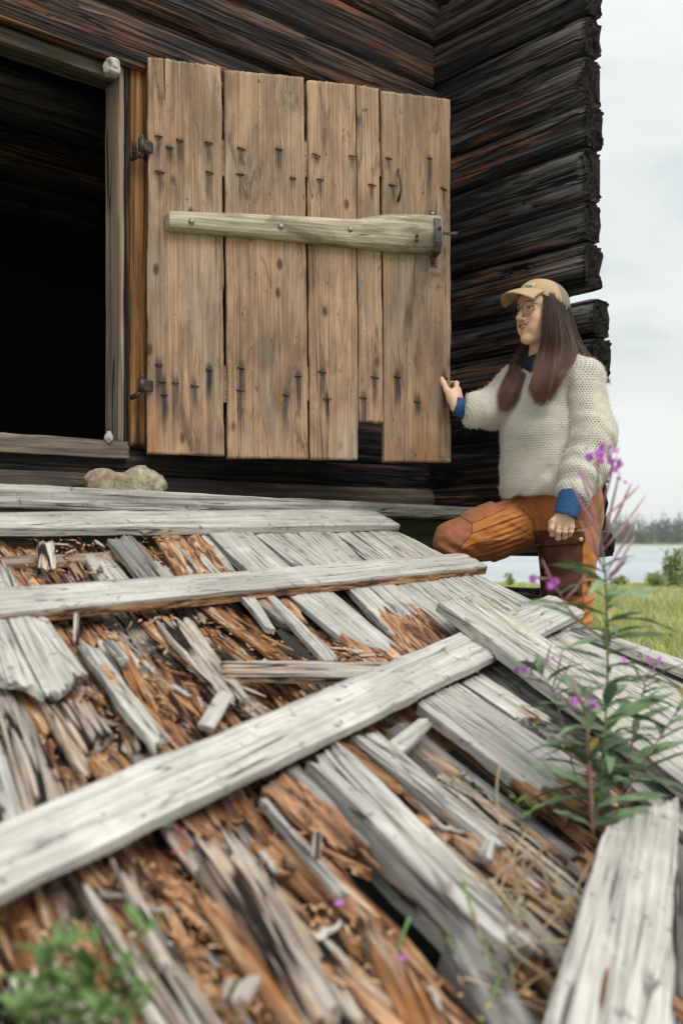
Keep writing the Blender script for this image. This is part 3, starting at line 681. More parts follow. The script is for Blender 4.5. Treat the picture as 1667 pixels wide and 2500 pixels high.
# a second scatter of broken, rotted strips over the first
for poly, n in (([(40,1310),(640,1310),(760,1500),(880,1640),(640,1790),(330,1850),(0,1990),(0,1700),(60,1500)], 46), ([(0,2260),(560,2000),(800,1880),(940,2080),(1150,2420),(1150,2520),(150,2520)], 32), ([(930,1850),(1000,1850),(1380,2170),(1290,2220)], 12)):
    xs = [p[0] for p in poly]; ys = [p[1] for p in poly]; k = 0
    while k < n:
        x, y = rb.uniform(min(xs), max(xs)), rb.uniform(min(ys), max(ys))
        if not inpoly(x, y, poly) or any(inpoly(x, y, hp) for hp in holes): continue
        c = Dk(x, y, 0)
        L = rb.uniform(0.14, 0.42); w = rb.uniform(0.018, 0.050); an = rb.gauss(0, 0.10); dv = (PD*math.cos(an)+QD*math.sin(an)); cv = NRM.cross(dv).normalized(); h0 = rb.uniform(-0.028, -0.002); h1 = h0+rb.uniform(-0.012, 0.012)
        far_ = c-dv*L
        if far_.y < 0.6 or any(inpoly(*proj(far_), hp) for hp in holes): continue
        k += 1
        q = [c-cv*w+NRM*h0, c+cv*w+NRM*h0, c+cv*w*0.8-dv*L+NRM*h1, c-cv*w*0.8-dv*L+NRM*h1]
        u_ = rb.random(); m = M_ROT if u_ < 0.76 else (M_PALE if u_ < 0.90 else (M_GREY if u_ < 0.96 else M_DGREY))
        plank4('rotten_strip', q, rb.uniform(0.008, 0.018), m, ramp, seed=rb.randint(1, 9999), nrm=NRM, jag=(0.022, 0.028), rot=0.45, rough=0.008, rotdepth=0.010, wav=0.006, cell=(0.010, 0.005))
# stringer logs below
for px0, py0, px1, py1 in ((250, 1400, 150, 2500),):
    p0, p1 = Dk(px0, py0, -0.13), Dk(px1, py1, -0.13); s = Soup()
    n = 30; s.tube([p0.lerp(p1, i/n)+Vector((0, 0, 0.006*math.sin(i*1.7))) for i in range(n+1)], [0.05+0.006*math.sin(i*2.3) for i in range(n+1)], 12)
    me = s.mesh('stringer', True); link('stringer', me, M_DGREY, ramp)
# long round beam seen in the gap
p0, p1 = Dk(968, 1815, -0.080), Dk(1385, 2150, -0.080)
def round_beam(name, p0, p1, r, mat, parent, seed):
    X = (p1-p0); L = X.length; X.normalize(); Z = NRM; Y = Z.cross(X).normalized(); Z = X.cross(Y)
    M = Matrix(((X.x, Y.x, Z.x, p0.x), (X.y, Y.y, Z.y, p0.y), (X.z, Y.z, Z.z, p0.z), (0, 0, 0, 1)))
    nx, K = int(L/0.02), 32; th = np.linspace(0, 2*math.pi, K, endpoint=False)[None, :]; x = np.linspace(0, L, nx+1)[:, None]
    rr = r + 0.004*fbm(x*3, np.sin(th)*3, np.cos(th)*3, seed, 3) + 0.004*fbm(x*1.5, th*9, 0, seed+1, 3)
    V = np.stack([x*np.ones_like(th), rr*np.cos(th), rr*np.sin(th)], -1).reshape(-1, 3)
    i = np.arange(nx)[:, None]; k = np.arange(K)[None, :]; k2 = (k+1) % K
    f = np.stack([i*K+k, (i+1)*K+k, (i+1)*K+k2, i*K+k2], -1).reshape(-1, 4)[:, ::-1].tolist() + [list(range(K)), [nx*K+q for q in range(K)][::-1]]
    me = mesh_np(name, V, f, True, {'rot': (0.35+0.5*fbm(x*2, th*2, 0, seed+2, 3)).reshape(-1)})
    return link(name, me, mat, parent, M)
round_beam('beam', p0, p1, 0.052, M_DGREY, ramp, 3)

G = dict(rough=0.0028, jag=(0.006, 0.006))
K_ = 'deck_plank'
# top row between the battens and on below
rp(K_, [(-30,1345),(12,1368),(62,1440),(-30,1440)], 0, rot=0.25, **G)
rp('lath', [(-40,1358),(-40,1378),(282,1364),(274,1343)], -0.014, 0.02, M_JAMB)
rp(K_, [(205,1352),(262,1350),(325,1412),(248,1416)], -0.012, rot=0.12, jag=(0.012, 0.006))
rp(K_, [(262,1312),(330,1306),(410,1412),(345,1416)], 0.014, 0.018, M_DGREY, rot=0.35, jag=(0.02, 0.02), rough=0.005)
rp(K_, [(330,1366),(378,1362),(430,1410),(372,1416)], 0.006, 0.016, rot=0.05, jag=(0.02, 0.01))
rp(K_, [(375,1296),(440,1296),(524,1408),(445,1412)], 0.002, mat=M_GREY, rot=0.62, rough=0.005, jag=(0.02, 0.01))
rp(K_, [(442,1296),(500,1296),(586,1402),(527,1406)], 0.0, mat=M_GREY, rot=0.45, rough=0.005)
rp(K_, [(503,1294),(610,1294),(728,1398),(618,1404)], 0.004, mat=M_GREY, endrot=(0.1, 0), **G)
rp(K_, [(614,1294),(715,1292),(845,1388),(742,1396)], 0.0, mat=M_GREY, rot=0.08, **G)
# lower continuation, left of the break
rp(K_, [(650,1405),(762,1400),(1002,1596),(900,1606)], 0.0, endrot=(0.1, 0.8), jag=(0.005, 0.03), rough=0.0035)
rp(K_, [(560,1418),(648,1412),(760,1505),(700,1525)], -0.004, mat=M_DGREY, rot=0.6, jag=(0.005, 0.04), rough=0.006)
rp(K_, [(640,1440),(672,1450),(828,1602),(800,1618)], 0.008, 0.016, rot=0.35, jag=(0.015, 0.02), rough=0.004)
rp(K_, [(590,1455),(625,1458),(672,1530),(655,1535)], 0.014, 0.014, rot=0.2, jag=(0.02, 0.02), rough=0.004)
# full length planks to the right
rp(K_, [(718,1292),(808,1292),(1108,1550),(1010,1604)], 0.002, mat=M_GREY, rot=0.10, endrot=(0, 0.75), cell=(0.02, 0.006), rough=0.003)
rp(K_, [(812,1292),(892,1293),(1255,1530),(1112,1552)], 0.0, mat=M_LICH, rot=0.14, endrot=(0, 0.3), rough=0.003)
rp(K_, [(895,1293),(975,1297),(1330,1520),(1240,1538)], 0.003, mat=M_LICH, rot=0.05, rough=0.003)
rp(K_, [(972,1299),(1040,1330),(1380,1512),(1300,1530)], -0.001, mat=M_LICH, rot=0.02, rough=0.003)
rp(K_, [(1030,1330),(1062,1349),(1450,1535),(1380,1545)], 0.004, mat=M_LICH, rot=0.0, rough=0.003)
# below the long diagonal batten
rp(K_, [(1020,1716),(1120,1664),(1500,1912),(1390,1990)], 0.012, 0.028, M_GREY, rot=0.18, endrot=(0, 0.62), rough=0.004, side=0.45)
rp(K_, [(1128,1662),(1180,1640),(1360,1752),(1262,1752)], 0.0, 0.024, M_GREY, rot=0.28, jag=(0.01, 0.02), rough=0.004)
rp(K_, [(1160,1640),(1215,1618),(1440,1800),(1340,1800)], -0.012, 0.02, M_DGREY, rot=0.4, jag=(0.02, 0.02), rough=0.006)
rp(K_, [(1205,1622),(1262,1600),(1580,1810),(1480,1830)], 0.006, 0.024, M_DGREY, rot=0.15, rough=0.003)
rp(K_, [(1270,1560),(1345,1545),(1740,1800),(1720,1900)], 0.002, 0.024, M_GREY, rot=0.05, rough=0.003)
rp(K_, [(1345,1550),(1405,1532),(1740,1700),(1740,1800)], 0.004, 0.024, M_LICH, rot=0.0, rough=0.003)
rp(K_, [(1405,1532),(1455,1548),(1740,1652),(1740,1702)], 0.0, 0.022, M_DGREY, rot=0.15, rough=0.003)
rp('edge_board', [(1395,1520),(1440,1530),(1740,1634),(1740,1662)], 0.045, 0.03, M_GREY, rough=0.003)
rp(K_, [(1500,1750),(1580,1725),(1800,1880),(1760,1990)], 0.010, 0.028, M_GREY, rot=0.05, rough=0.003)
rp(K_, [(1430,1810),(1500,1780),(1780,1990),(1740,2090)], 0.0, 0.024, M_GREY, rot=0.2, rough=0.004)
rp(K_, [(858,1798),(922,1786),(1218,2030),(1194,2062)], 0.004, 0.022, M_GREY, rot=0.12, jag=(0.01, 0.03), rough=0.004)
rp(K_, [(752,1856),(836,1812),(1318,2290),(1252,2322)], 0.016, 0.10, M_GREY, rot=0.10, endrot=(0.12, 0.25), jag=(0.02, 0.03), rough=0.005, side=0.45, cell=(0.014, 0.005))
rp(K_, [(1090,2300),(1160,2240),(1420,2640),(1290,2640)], -0.01, 0.05, M_DGREY, rot=0.3, rough=0.005)
rp(K_, [(478,2072),(590,2032),(880,2460),(755,2500)], 0.012, 0.03, M_PALE, rot=0.35, jag=(0.05, 0.03), rough=0.009, rotdepth=0.014)
rp(K_, [(584,2060),(622,2075),(930,2500),(860,2520)], 0.0, 0.02, M_PALE, rot=0.6, jag=(0.03, 0.03), rough=0.008)
rp(K_, [(640,1920),(720,1850),(900,2050),(845,2080)], 0.0, 0.02, M_DGREY, rot=0.5, jag=(0.01, 0.04), rough=0.007)
rp(K_, [(-30,1640),(45,1690),(185,1960),(70,2010)], 0.004, 0.02, M_PALE, rot=0.5, jag=(0.03, 0.02), rough=0.009)
rp(K_, [(-40,1790),(5,1795),(62,1995),(20,2015)], 0.008, 0.02, M_GREY, rot=0.2, jag=(0.03, 0.02), rough=0.005)
rp(K_, [(1655,2050),(1800,1980),(1900,2600),(1650,2600)], -0.02, 0.03, M_DGREY, rot=0.3, rough=0.005)
rp(K_, [(880,2240),(960,2290),(1180,2600),(1010,2600)], -0.004, 0.03, M_ROT, rot=0.6, jag=(0.03, 0.02), rough=0.009)
# the two battens still nailed across and the grey ledge board along the wall
def batten(name, top, h, T, mat, **k): return rp(name, top, h, T, mat, cell=(0.016, 0.006), **k)
batten('batten', [(-60,1247),(-60,1286),(976,1279),(905,1240)], 0.03, 0.03, M_SMOOTH, rough=0.003, side=0.3, rot=0.03)
batten('batten', [(-60,1438),(-60,1500),(1189,1381),(1128,1348)], 0.035, 0.034, M_SMOOTH, rough=0.003, side=0.8, rot=0.04)
# ledge beam
Y0, Y1 = 2.98, 4.28
def lg(px, py, dep): return P(px, py, dep)
q0, q1 = P(-60, 1177, 2.95), P(1245, 1243, 4.42)
plank4('ledge_beam', [q0, q0-UP*0.078, q1-UP*0.052, q1], 0.10, M_GREY, ramp, seed=71, nrm=VV, rough=0.004, cell=(0.02, 0.005), rot=0.02)
M_MOSS = NT('green_mossy_board'); _c = M_MOSS.coord(); _f = M_MOSS.noise(M_MOSS.mapv(_c, (2, 40, 40)), 1, 5, 0.6, 0.8); _g = M_MOSS.noise(_c, 9, 4, 0.6)
M_MOSS = M_MOSS.done(M_MOSS.mix(M_MOSS.ramp(_g, (0.4, 0.2), (0.65, 0.9)), M_MOSS.ramp(_f, (0.3, (0.03, 0.03, 0.02)), (0.7, (0.12, 0.11, 0.07))), M_MOSS.ramp(_f, (0.3, (0.045, 0.055, 0.018)), (0.7, (0.16, 0.18, 0.06)))), 0.9, M_MOSS.bump(_f, 0.6, 0.006))
q0, q1 = P(850, 1262, 4.0), P(1245, 1268, 4.44)
plank4('under_beam', [q0, q0-UP*0.12, q1-UP*0.13, q1], 0.10, M_MOSS, ramp, seed=72, nrm=VV, rough=0.004)

# ------------------------------------------------------------------ loose boards lying on the ramp (things of their own)
def loose(name, label, cat, cs, h, T, mat, group=None, **k):
    k.setdefault('cell', (0.012, 0.006))
    o = rp(name, cs, h, T, mat, parent=None, **k); return tag(o, label, cat, group)
loose('loose_board', 'long straight pale grey board lying diagonally across the whole ramp', 'board', [(-120,2052),(-120,2236),(1428,1492),(1342,1449)], (0.045, 0.045), 0.024, M_SMOOTH, rough=0.0018, rot=0.0, jag=(0.004, 0.006))
loose('loose_board', 'lichen edged grey board lying over the far end of the long diagonal board', 'board', [(1072,1466),(1176,1452),(1740,1820),(1700,1935)], (0.085, 0.055), 0.034, M_LICH, rough=0.0035, rot=0.03, side=0.0)
loose('loose_board', 'broad light grey board running towards the camera at the lower right corner', 'board', [(1484,2008),(1652,1950),(1640,2640),(1285,2640)], (0.075, 0.05), 0.03, M_GREY, rough=0.0035, rot=0.06, wav=0.004, jag=(0.014, 0.004))
loose('broken_board', 'short wide grey board with a jagged lower end at the left edge', 'board', [(-60,1508),(18,1508),(104,1688),(-10,1668)], (0.02, 0.04), 0.016, M_GREY, rough=0.005, jag=(0.01, 0.035), rot=0.08)
loose('broken_board', 'grey board with a frayed splintered end just right of the leftmost broken board', 'board', [(22,1506),(116,1504),(214,1636),(108,1690)], (0.022, 0.042), 0.016, M_GREY, rough=0.005, jag=(0.01, 0.035), rot=0.03)
loose('narrow_board', 'narrow lichen spotted grey strip pointing down to the long diagonal board', 'board', [(180,1560),(236,1574),(412,1790),(368,1814)], (0.01, 0.03), 0.018, M_LICH, rough=0.004, jag=(0.02, 0.02), rot=0.1)
loose('narrow_board', 'pale peeling strip of wood left of the small upright chip', 'board', [(380,1512),(470,1514),(612,1700),(556,1712)], (0.01, 0.025), 0.018, M_PALE, rough=0.006, jag=(0.02, 0.02), rot=0.15)
loose('split_stick', 'pale split lath lying almost level above the long diagonal board', 'stick', [(546,1610),(550,1648),(955,1664),(950,1612)], (0.03, 0.03), 0.014, M_PALE, rough=0.004, jag=(0.015, 0.005), rot=0.05)
loose('wood_chunk', 'rugged cream coloured chunk of rotten wood at the left side of the ramp', 'chunk', [(106,1712),(232,1716),(285,1800),(190,1858)], (0.018, 0.02), 0.025, M_PALE, rough=0.012, jag=(0.03, 0.035), rot=0.4, rotdepth=0.016)
loose('wood_chip', 'small squarish grey chip propped below the pale peeling strip', 'chip', [(538,1678),(572,1692),(524,1778),(484,1764)], (0.03, 0.02), 0.012, M_GREY, jag=(0.008, 0.008))
loose('wood_chip', 'light grey stick poking from under the long diagonal board by the black gap', 'chip', [(1026,1750),(1058,1764),(972,1842),(944,1808)], (0.02, 0.0), 0.014, M_GREY, jag=(0.008, 0.01))
loose('wood_chip', 'thin upright brown stick below the second batten at the left', 'chip', [(182,1498),(198,1500),(194,1568),(180,1566)], (0.05, 0.02), 0.01, M_PALE, jag=(0.004, 0.004))
loose('wood_chip', 'lichen covered green chip among the brown rot at the left', 'chip', [(252,1560),(280,1562),(318,1606),(296,1612)], (0.02, 0.02), 0.012, M_LICH, jag=(0.01, 0.01), rot=0.1)
loose('wood_chip', 'frayed pale tuft of splinters hanging over the lath below the first batten', 'chip', [(95,1322),(132,1322),(136,1388),(92,1390)], (0.035, 0.02), 0.014, M_PALE, jag=(0.01, 0.02), rot=0.3, rough=0.007)
loose('wood_chip', 'bright orange crumbling chip below the first batten', 'chip', [(172,1372),(202,1368),(222,1408),(192,1414)], (0.03, 0.02), 0.018, M_ROT, jag=(0.01, 0.012), rot=0.9, rough=0.008)
loose('wood_chip', 'thin pale sliver beside the leaning plant at the lower left', 'chip', [(278,2104),(312,2108),(424,2330),(392,2350)], (0.01, 0.01), 0.012, M_PALE, jag=(0.02, 0.02), rough=0.006)
loose('wood_chip', 'long orange white sliver running past the leaves at the lower left', 'chip', [(205,2168),(236,2162),(440,2520),(398,2545)], (0.008, 0.01), 0.014, M_PALE, jag=(0.02, 0.02), rough=0.008, rot=0.4)
loose('wood_chip', 'thin light grey sliver between the pale splintered plank and the thick beam', 'chip', [(634,1950),(654,1946),(848,2172), (826,2184)], (0.02, 0.02), 0.012, M_GREY, jag=(0.01, 0.02))
loose('wood_chip', 'small cream chip lying alone on brown rot below the long diagonal board', 'chip', [(764,2032),(786,2030),(784,2092),(762,2092)], (0.025, 0.025), 0.01, M_PALE, jag=(0.004, 0.004))
loose('wood_chip', 'flat whitish chip near the bottom edge of the picture', 'chip', [(552,2392),(640,2380),(612,2436),(540,2432)], (0.02, 0.03), 0.01, M_PALE, jag=(0.01, 0.01))
loose('wood_chip', 'small grey block chip next to the dry grass stalks', 'chip', [(1184,2046),(1212,2052),(1202,2098),(1170,2084)], (0.03, 0.02), 0.014, M_GREY, jag=(0.004, 0.004))

# splinters one could pick up: shared meshes, many copies
def chip_mesh(seed, L, Wc, T, mat):
    r = random.Random(seed); n = 9; v = []
    for i in range(n+1):
        s = i/n; w = Wc*(0.55+0.45*math.sin(math.pi*min(1, s*1.1+0.1)))*(0.8+0.4*r.random()); t = T*(0.6+0.6*r.random()); zb = 0.25*L*0.12*math.sin(s*3+seed)
        yo = Wc*0.15*r.uniform(-1, 1)
        for (a, b) in ((-1, 0.1), (-0.5, 1), (0.4, 0.85), (1, 0.2), (0.5, -1), (-0.6, -0.9)):
            v.append(((s-0.5)*L+r.uniform(-.08, .08)*L/n*3, yo+a*w/2+r.uniform(-.1, .1)*w, zb+b*t/2))
    f = [[i*6+k, (i+1)*6+k, (i+1)*6+(k+1) % 6, i*6+(k+1) % 6] for i in range(n) for k in range(6)]+[list(range(6)), [n*6+k for k in range(6)][::-1]]
    me = mesh_np('wood_splinter', np.array(v), f, False, {'rot': np.full(len(v), 0.3)}); me.materials.append(mat); return me
cm = [chip_mesh(i, L, w, t, m) for i, (L, w, t, m) in enumerate([(0.07, 0.012, 0.006, M_ROT), (0.055, 0.016, 0.008, M_PALE), (0.09, 0.010, 0.006, M_ROT), (0.04, 0.02, 0.01, M_ROT), (0.06, 0.014, 0.006, M_GREY), (0.05, 0.009, 0.005, M_ROT), (0.10, 0.014, 0.007, M_PALE), (0.035, 0.014, 0.008, M_ROT)])]
rc = random.Random(21)
zones = zones_ = [([(230,1510),(520,1500),(850,1630),(870,1700),(640,1780),(420,1790)], 38), ([(0,1700),(260,1700),(380,1830),(0,2000)], 22), ([(560,2000),(800,1900),(1150,2350),(1100,2500),(700,2500)], 20),
         ([(60,1310),(420,1305),(420,1400),(60,1400)], 16), ([(200,2150),(600,2150),(700,2500),(300,2500)], 12), ([(930,1850),(1000,1860),(1330,2150),(1260,2230)], 16), ([(780,1560),(930,1600),(860,1650),(760,1620)], 15)]
cnt = 0
zname = ['between the second batten and the long diagonal board', 'at the left edge above the long diagonal board', 'below the long diagonal board in the lower middle', 'just below the first batten', 'near the leafy weed at the lower left', 'between the thick beam and the round beam', 'at the end of the pale split lath']
for zi, (poly, n) in enumerate(zones):
    xs = [p[0] for p in poly]; ys = [p[1] for p in poly]; k = 0
    while k < n:
        x, y = rc.uniform(min(xs), max(xs)), rc.uniform(min(ys), max(ys))
        if not inpoly(x, y, poly) or any(inpoly(x, y, hp) for hp in holes): continue
        k += 1; p = Dk(x, y, -0.012+rc.random()*0.012)
        o = bpy.data.objects.new('wood_splinter', cm[rc.randrange(len(cm))]); COL.objects.link(o)
        along = rc.gauss(0, 0.55)
        X = (-PD*math.cos(along)+QD*math.sin(along)).normalized(); X = (X+NRM*rc.uniform(-0.15, 0.3)).normalized(); Y = NRM.cross(X).normalized(); Z = X.cross(Y)
        Mx = Matrix(((X.x, Y.x, Z.x, p.x), (X.y, Y.y, Z.y, p.y), (X.z, Y.z, Z.z, p.z), (0, 0, 0, 1)))
        o.matrix_world = Mx @ Matrix.Diagonal((*(rc.uniform(0.5, 1.15),)*3, 1))
        mi = cm.index(o.data); look = {1: 'pale cream', 6: 'long pale cream', 4: 'grey weathered', 0: 'thin reddish brown', 2: 'long thin reddish brown', 3: 'short stubby reddish brown', 5: 'fine reddish brown', 7: 'small blunt reddish brown'}[mi]
        tag(o, look+' wood splinter lying '+zname[zi], 'splinter', 'wood splinters scattered over the rotten ramp')
        cnt += 1
# crumbs
v = []; f = []
for i in range(1600):
    while True:
        poly, n = zones[rc.randrange(len(zones))] if rc.random() < 0.75 else ([(0,1310),(1250,1450),(1300,2500),(0,2500)], 0)
        xs = [p[0] for p in poly]; ys = [p[1] for p in poly]; x, y = rc.uniform(min(xs), max(xs)), rc.uniform(min(ys), max(ys))
        if inpoly(x, y, poly) and not any(inpoly(x, y, hp) for hp in holes): break
    p = Dk(x, y, -0.022+rc.random()*0.010); l = rc.uniform(0.003, 0.016); w = rc.uniform(0.0012, 0.004); an = rc.gauss(0, 0.9)
    X = (-PD*math.cos(an)+QD*math.sin(an)+NRM*rc.uniform(-.3, .5)).normalized(); Y = NRM.cross(X).normalized(); Z = X.cross(Y); b = len(v)
    v += [p-X*l, p+X*l, p+Y*w, p-Y*w, p+Z*w*0.8]; f += [[b, b+2, b+4], [b+2, b+1, b+4], [b+1, b+3, b+4], [b+3, b, b+4]]
me = mesh_np('wood_crumbs', np.array([tuple(q) for q in v]), np.array(f), False, {'rot': np.ones(len(v))})
s = NT('wood_crumb'); c = s.coord(False); n1 = s.noise(c, 60, 3, 0.6)
mc = s.done(s.ramp(n1, (0.3, (0.10, 0.05, 0.03)), (0.70, (0.70, 0.54, 0.36)), (0.5, (0.45, 0.24, 0.11))), 0.9)
tag(link('wood_crumbs', me, mc), 'orange and brown wood crumbs covering the rotten parts of the ramp', 'wood crumbs', kind='stuff')
# ------------------------------------------------------------------ ground, water, far shore
def grass_z(x, y): return 0.035*fbm(x*0.4, y*0.4, 0, 3, 3) + 0.10*sstep(9, 16, y)*0
xs = np.concatenate([np.linspace(-30, -4, 14), np.linspace(-3.6, 10, 70), np.linspace(11, 60, 20)]); ys = np.concatenate([np.linspace(-15, 1, 10), np.linspace(1.3, 20, 110), np.linspace(20.5, 26, 12)])
X_, Y_ = np.meshgrid(xs, ys)
edge = 17.0 + 0.5*fbm(X_*0.5, 0, 0, 9, 3)
Z_ = grass_z(X_, Y_) - 1.6*sstep(0, 5, Y_-edge)
nx_, ny_ = len(xs), len(ys); i, j = np.meshgrid(np.arange(ny_-1), np.arange(nx_-1), indexing='ij')
f = np.stack([i*nx_+j, i*nx_+j+1, (i+1)*nx_+j+1, (i+1)*nx_+j], -1).reshape(-1, 4)
s = NT('grassy_soil'); c = s.coord(False); n1 = s.noise(c, 1.2, 5, 0.6); n2 = s.noise(c, 18, 4, 0.7)
gm = s.done(s.mix(s.ramp(n2, (0.35, 0.3), (0.7, 0.0)), s.ramp(n1, (0.3, (0.18, 0.24, 0.05)), (0.7, (0.32, 0.34, 0.10))), (0.05, 0.045, 0.025)), 0.95, s.bump(n2, 0.8, 0.05))
tag(link('ground', mesh_np('ground', np.stack([X_, Y_, Z_], -1).reshape(-1, 3), f), gm), 'gently uneven grassy ground running down to the water', kind='structure')
# dark soil under the ramp, plus a slab added so its holes stay black
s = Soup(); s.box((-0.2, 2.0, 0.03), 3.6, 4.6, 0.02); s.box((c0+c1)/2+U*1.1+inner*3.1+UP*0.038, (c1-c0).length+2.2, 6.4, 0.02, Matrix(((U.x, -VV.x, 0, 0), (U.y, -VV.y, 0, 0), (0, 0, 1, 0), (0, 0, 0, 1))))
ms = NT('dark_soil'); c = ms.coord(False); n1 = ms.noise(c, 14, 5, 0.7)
tag(link('soil', s.mesh('soil'), ms.done(ms.ramp(n1, (0.35, (0.010, 0.009, 0.008)), (0.7, (0.04, 0.032, 0.025))), 0.95, ms.bump(n1, 1, 0.03))), 'dark bare soil beneath the broken ramp, with an added dark slab behind it', kind='structure')
WZ = -1.15
s = NT('lake_water'); c = s.coord(False)
w1 = s.noise(s.mapv(c, (0.55, 1.6, 1)), 1.0, 6, 0.62, 0.5); w2 = s.noise(s.mapv(c, (2.2, 5.0, 1)), 1.0, 4, 0.6)
band = s.noise(s.mapv(c, (0.010, 0.05, 1)), 1.0, 4, 0.6)
hh = s.math('ADD', s.math('MULTIPLY', w1, 0.7), s.math('MULTIPLY', w2, 0.3))
wm = s.done(s.ramp(band, (0.35, (0.30, 0.34, 0.37)), (0.7, (0.50, 0.54, 0.56))), s.ramp(band, (0.3, 0.32), (0.7, 0.5)), s.bump(hh, 0.55, 0.25), IOR=1.33)
me = mesh_np('lake_water', np.array([(-1500, 17.5, WZ), (1500, 17.5, WZ), (1500, 420, WZ), (-1500, 420, WZ)]), np.array([[0, 1, 2, 3]]), False)
tag(link('lake_water', me, wm), 'pale grey rippled lake water behind the grassy bank', kind='structure')
xs = np.linspace(-900, 900, 60); ys = np.array([385, 390, 396, 410, 440, 500, 700, 1200]); X_, Y_ = np.meshgrid(xs, ys)
Z_ = np.interp(Y_, ys, [WZ-0.5, -0.75, -0.5, -0.2, 0.6, 2, 6, 12]) + 0.5*fbm(X_*0.02, Y_*0.02, 0, 5, 3)
Y_ = Y_ + 3*fbm(X_*0.03, 0, 0, 6, 3)
nx_, ny_ = len(xs), len(ys); i, j = np.meshgrid(np.arange(ny_-1), np.arange(nx_-1), indexing='ij')
f = np.stack([i*nx_+j, i*nx_+j+1, (i+1)*nx_+j+1, (i+1)*nx_+j], -1).reshape(-1, 4)
s = NT('far_reed_shore'); c = s.coord(False); n1 = s.noise(s.mapv(c, (0.1, 0.4, 0.4)), 1, 4, 0.6)
tag(link('far_shore_ground', mesh_np('far_shore_ground', np.stack([X_, Y_, Z_], -1).reshape(-1, 3), f), s.done(s.ramp(n1, (0.3, (0.15, 0.19, 0.07)), (0.7, (0.28, 0.29, 0.13))), 0.95)), 'low reedy shore on the far side of the lake', kind='structure')
# far forest: a mass of conifers and birches built from leaf clumps
rf = np.random.default_rng(4); V = []; Fc = []; cl = []
ntree = 1200; tx = rf.uniform(-40, 280, ntree); ty = 402 + rf.uniform(0, 1, ntree)**1.5*45; con = rf.random(ntree) < 0.6
for k in range(ntree):
    back = (ty[k]-402)/45; hgt = (7.2+3.4*rf.random()+3.6*back) if con[k] else (5.2+3.0*rf.random()+2*back)
    if rf.random() < 0.04 and con[k]: hgt += 2.2
    r0 = 1.3 if con[k] else 1.7; m = 130
    t = rf.random(m)**(1.2 if con[k] else 0.9); a = rf.uniform(0, 2*np.pi, m)
    rad = (r0*(1-t)**0.9*(0.4+0.6*rf.random(m))) if con[k] else r0*np.sqrt(np.clip(1-(2*t-0.9)**2, 0, 1))*(0.5+0.5*rf.random(m))
    cx = tx[k]+rad*np.cos(a); cy = ty[k]+rad*np.sin(a); cz = -0.5+back*1.5 + t*(hgt+1.0)
    sz = (0.55 if con[k] else 0.6)*(0.5+0.7*rf.random(m))*(1-0.5*t*con[k])
    d = rf.normal(size=(m, 3, 3)); d[:, :, 2] *= 0.7; d /= np.linalg.norm(d, axis=2, keepdims=True)
    tri = np.stack([cx, cy, cz], -1)[:, None, :]+d*sz[:, None, None]
    V.append(tri.reshape(-1, 3)); base = rf.uniform(0.0, 1.0)
    cl.append(np.repeat(np.clip(base*0.6+0.4*rf.random(m), 0, 1), 3)*(0.55 if con[k] else 1.0))
V = np.concatenate(V); f = np.arange(len(V)).reshape(-1, 3)
s = NT('far_foliage'); fm = s.done(s.ramp(s.attr('tone'), (0.0, (0.038, 0.070, 0.046)), (1.0, (0.15, 0.195, 0.095))), 0.9)
tag(link('far_forest', mesh_np('far_forest', V, f, False, {'tone': np.concatenate(cl)}), fm), 'hazy green mixed forest along the far shore of the lake', 'forest', kind='stuff')
# haze
s = Soup(); s.box((0, 300, 8), 2400, 900, 22)
hm = bpy.data.materials.new('pale_haze'); hm.use_nodes = True; nt = hm.node_tree; nt.nodes.clear(); o_ = nt.nodes.new('ShaderNodeOutputMaterial'); pv = nt.nodes.new('ShaderNodeVolumePrincipled')
pv.inputs['Color'].default_value = (0.92, 0.96, 1, 1); pv.inputs['Density'].default_value = 0.00035; nt.links.new(pv.outputs[0], o_.inputs['Volume'])
tag(link('haze', s.mesh('haze'), hm), 'thin pale air between the camera and the far shore', 'haze', kind='stuff')

# grass: three blade tints
def blades(n, seed, x0f, x1f, y0, y1, h0, h1, name, mat, label, pw=1.0, lim=None):
    r = np.random.default_rng(seed); y = y0+(y1-y0)*r.random(n)**pw; x = y*(x0f+(x1f-x0f)*r.random(n))
    k = fbm(x*1.3, y*1.3, 0, seed, 3) > -0.75
    if lim is not None: k &= lim(x, y)
    x, y = x[k], y[k]; n = len(x); h = h0+(h1-h0)*r.random(n); h *= (1-0.45*sstep(9, 16, y))*(0.7+0.6*(fbm(x*0.8, y*0.8, 0, 77, 2)+0.5))
    a = r.uniform(0, 2*np.pi, n); b = r.uniform(0, 2*np.pi, n); w = (0.0022+0.0009*y)*(0.7+0.6*r.random(n)); ln = h*r.uniform(0.15, 0.7, n)
    z = grass_z(x, y)-1.6*sstep(0, 5, y-17.0) - 0.01
    wx, wy = np.cos(a)*w, np.sin(a)*w; lx, ly = np.cos(b)*ln, np.sin(b)*ln
    p = np.stack([np.stack([x-wx, y-wy, z], -1), np.stack([x+wx, y+wy, z], -1), np.stack([x+wx*.7+lx*.35, y+wy*.7+ly*.35, z+h*.6], -1), np.stack([x-wx*.7+lx*.35, y-wy*.7+ly*.35, z+h*.6], -1), np.stack([x+lx, y+ly, z+h], -1)], 1)
    b0 = np.arange(n)[:, None]*5
    f = np.concatenate([b0+np.array([[0, 1, 2]]), b0+np.array([[0, 2, 3]]), b0+np.array([[3, 2, 4]])], 0)
    tone = np.repeat(np.clip(0.5+0.5*fbm(x*0.6, y*0.6, 0, 31, 3)+r.uniform(-.25, .25, n), 0, 1), 5)
    return tag(link(name, mesh_np(name, p.reshape(-1, 3), f, False, {'tone': tone}), mat), label, 'grass', kind='stuff')
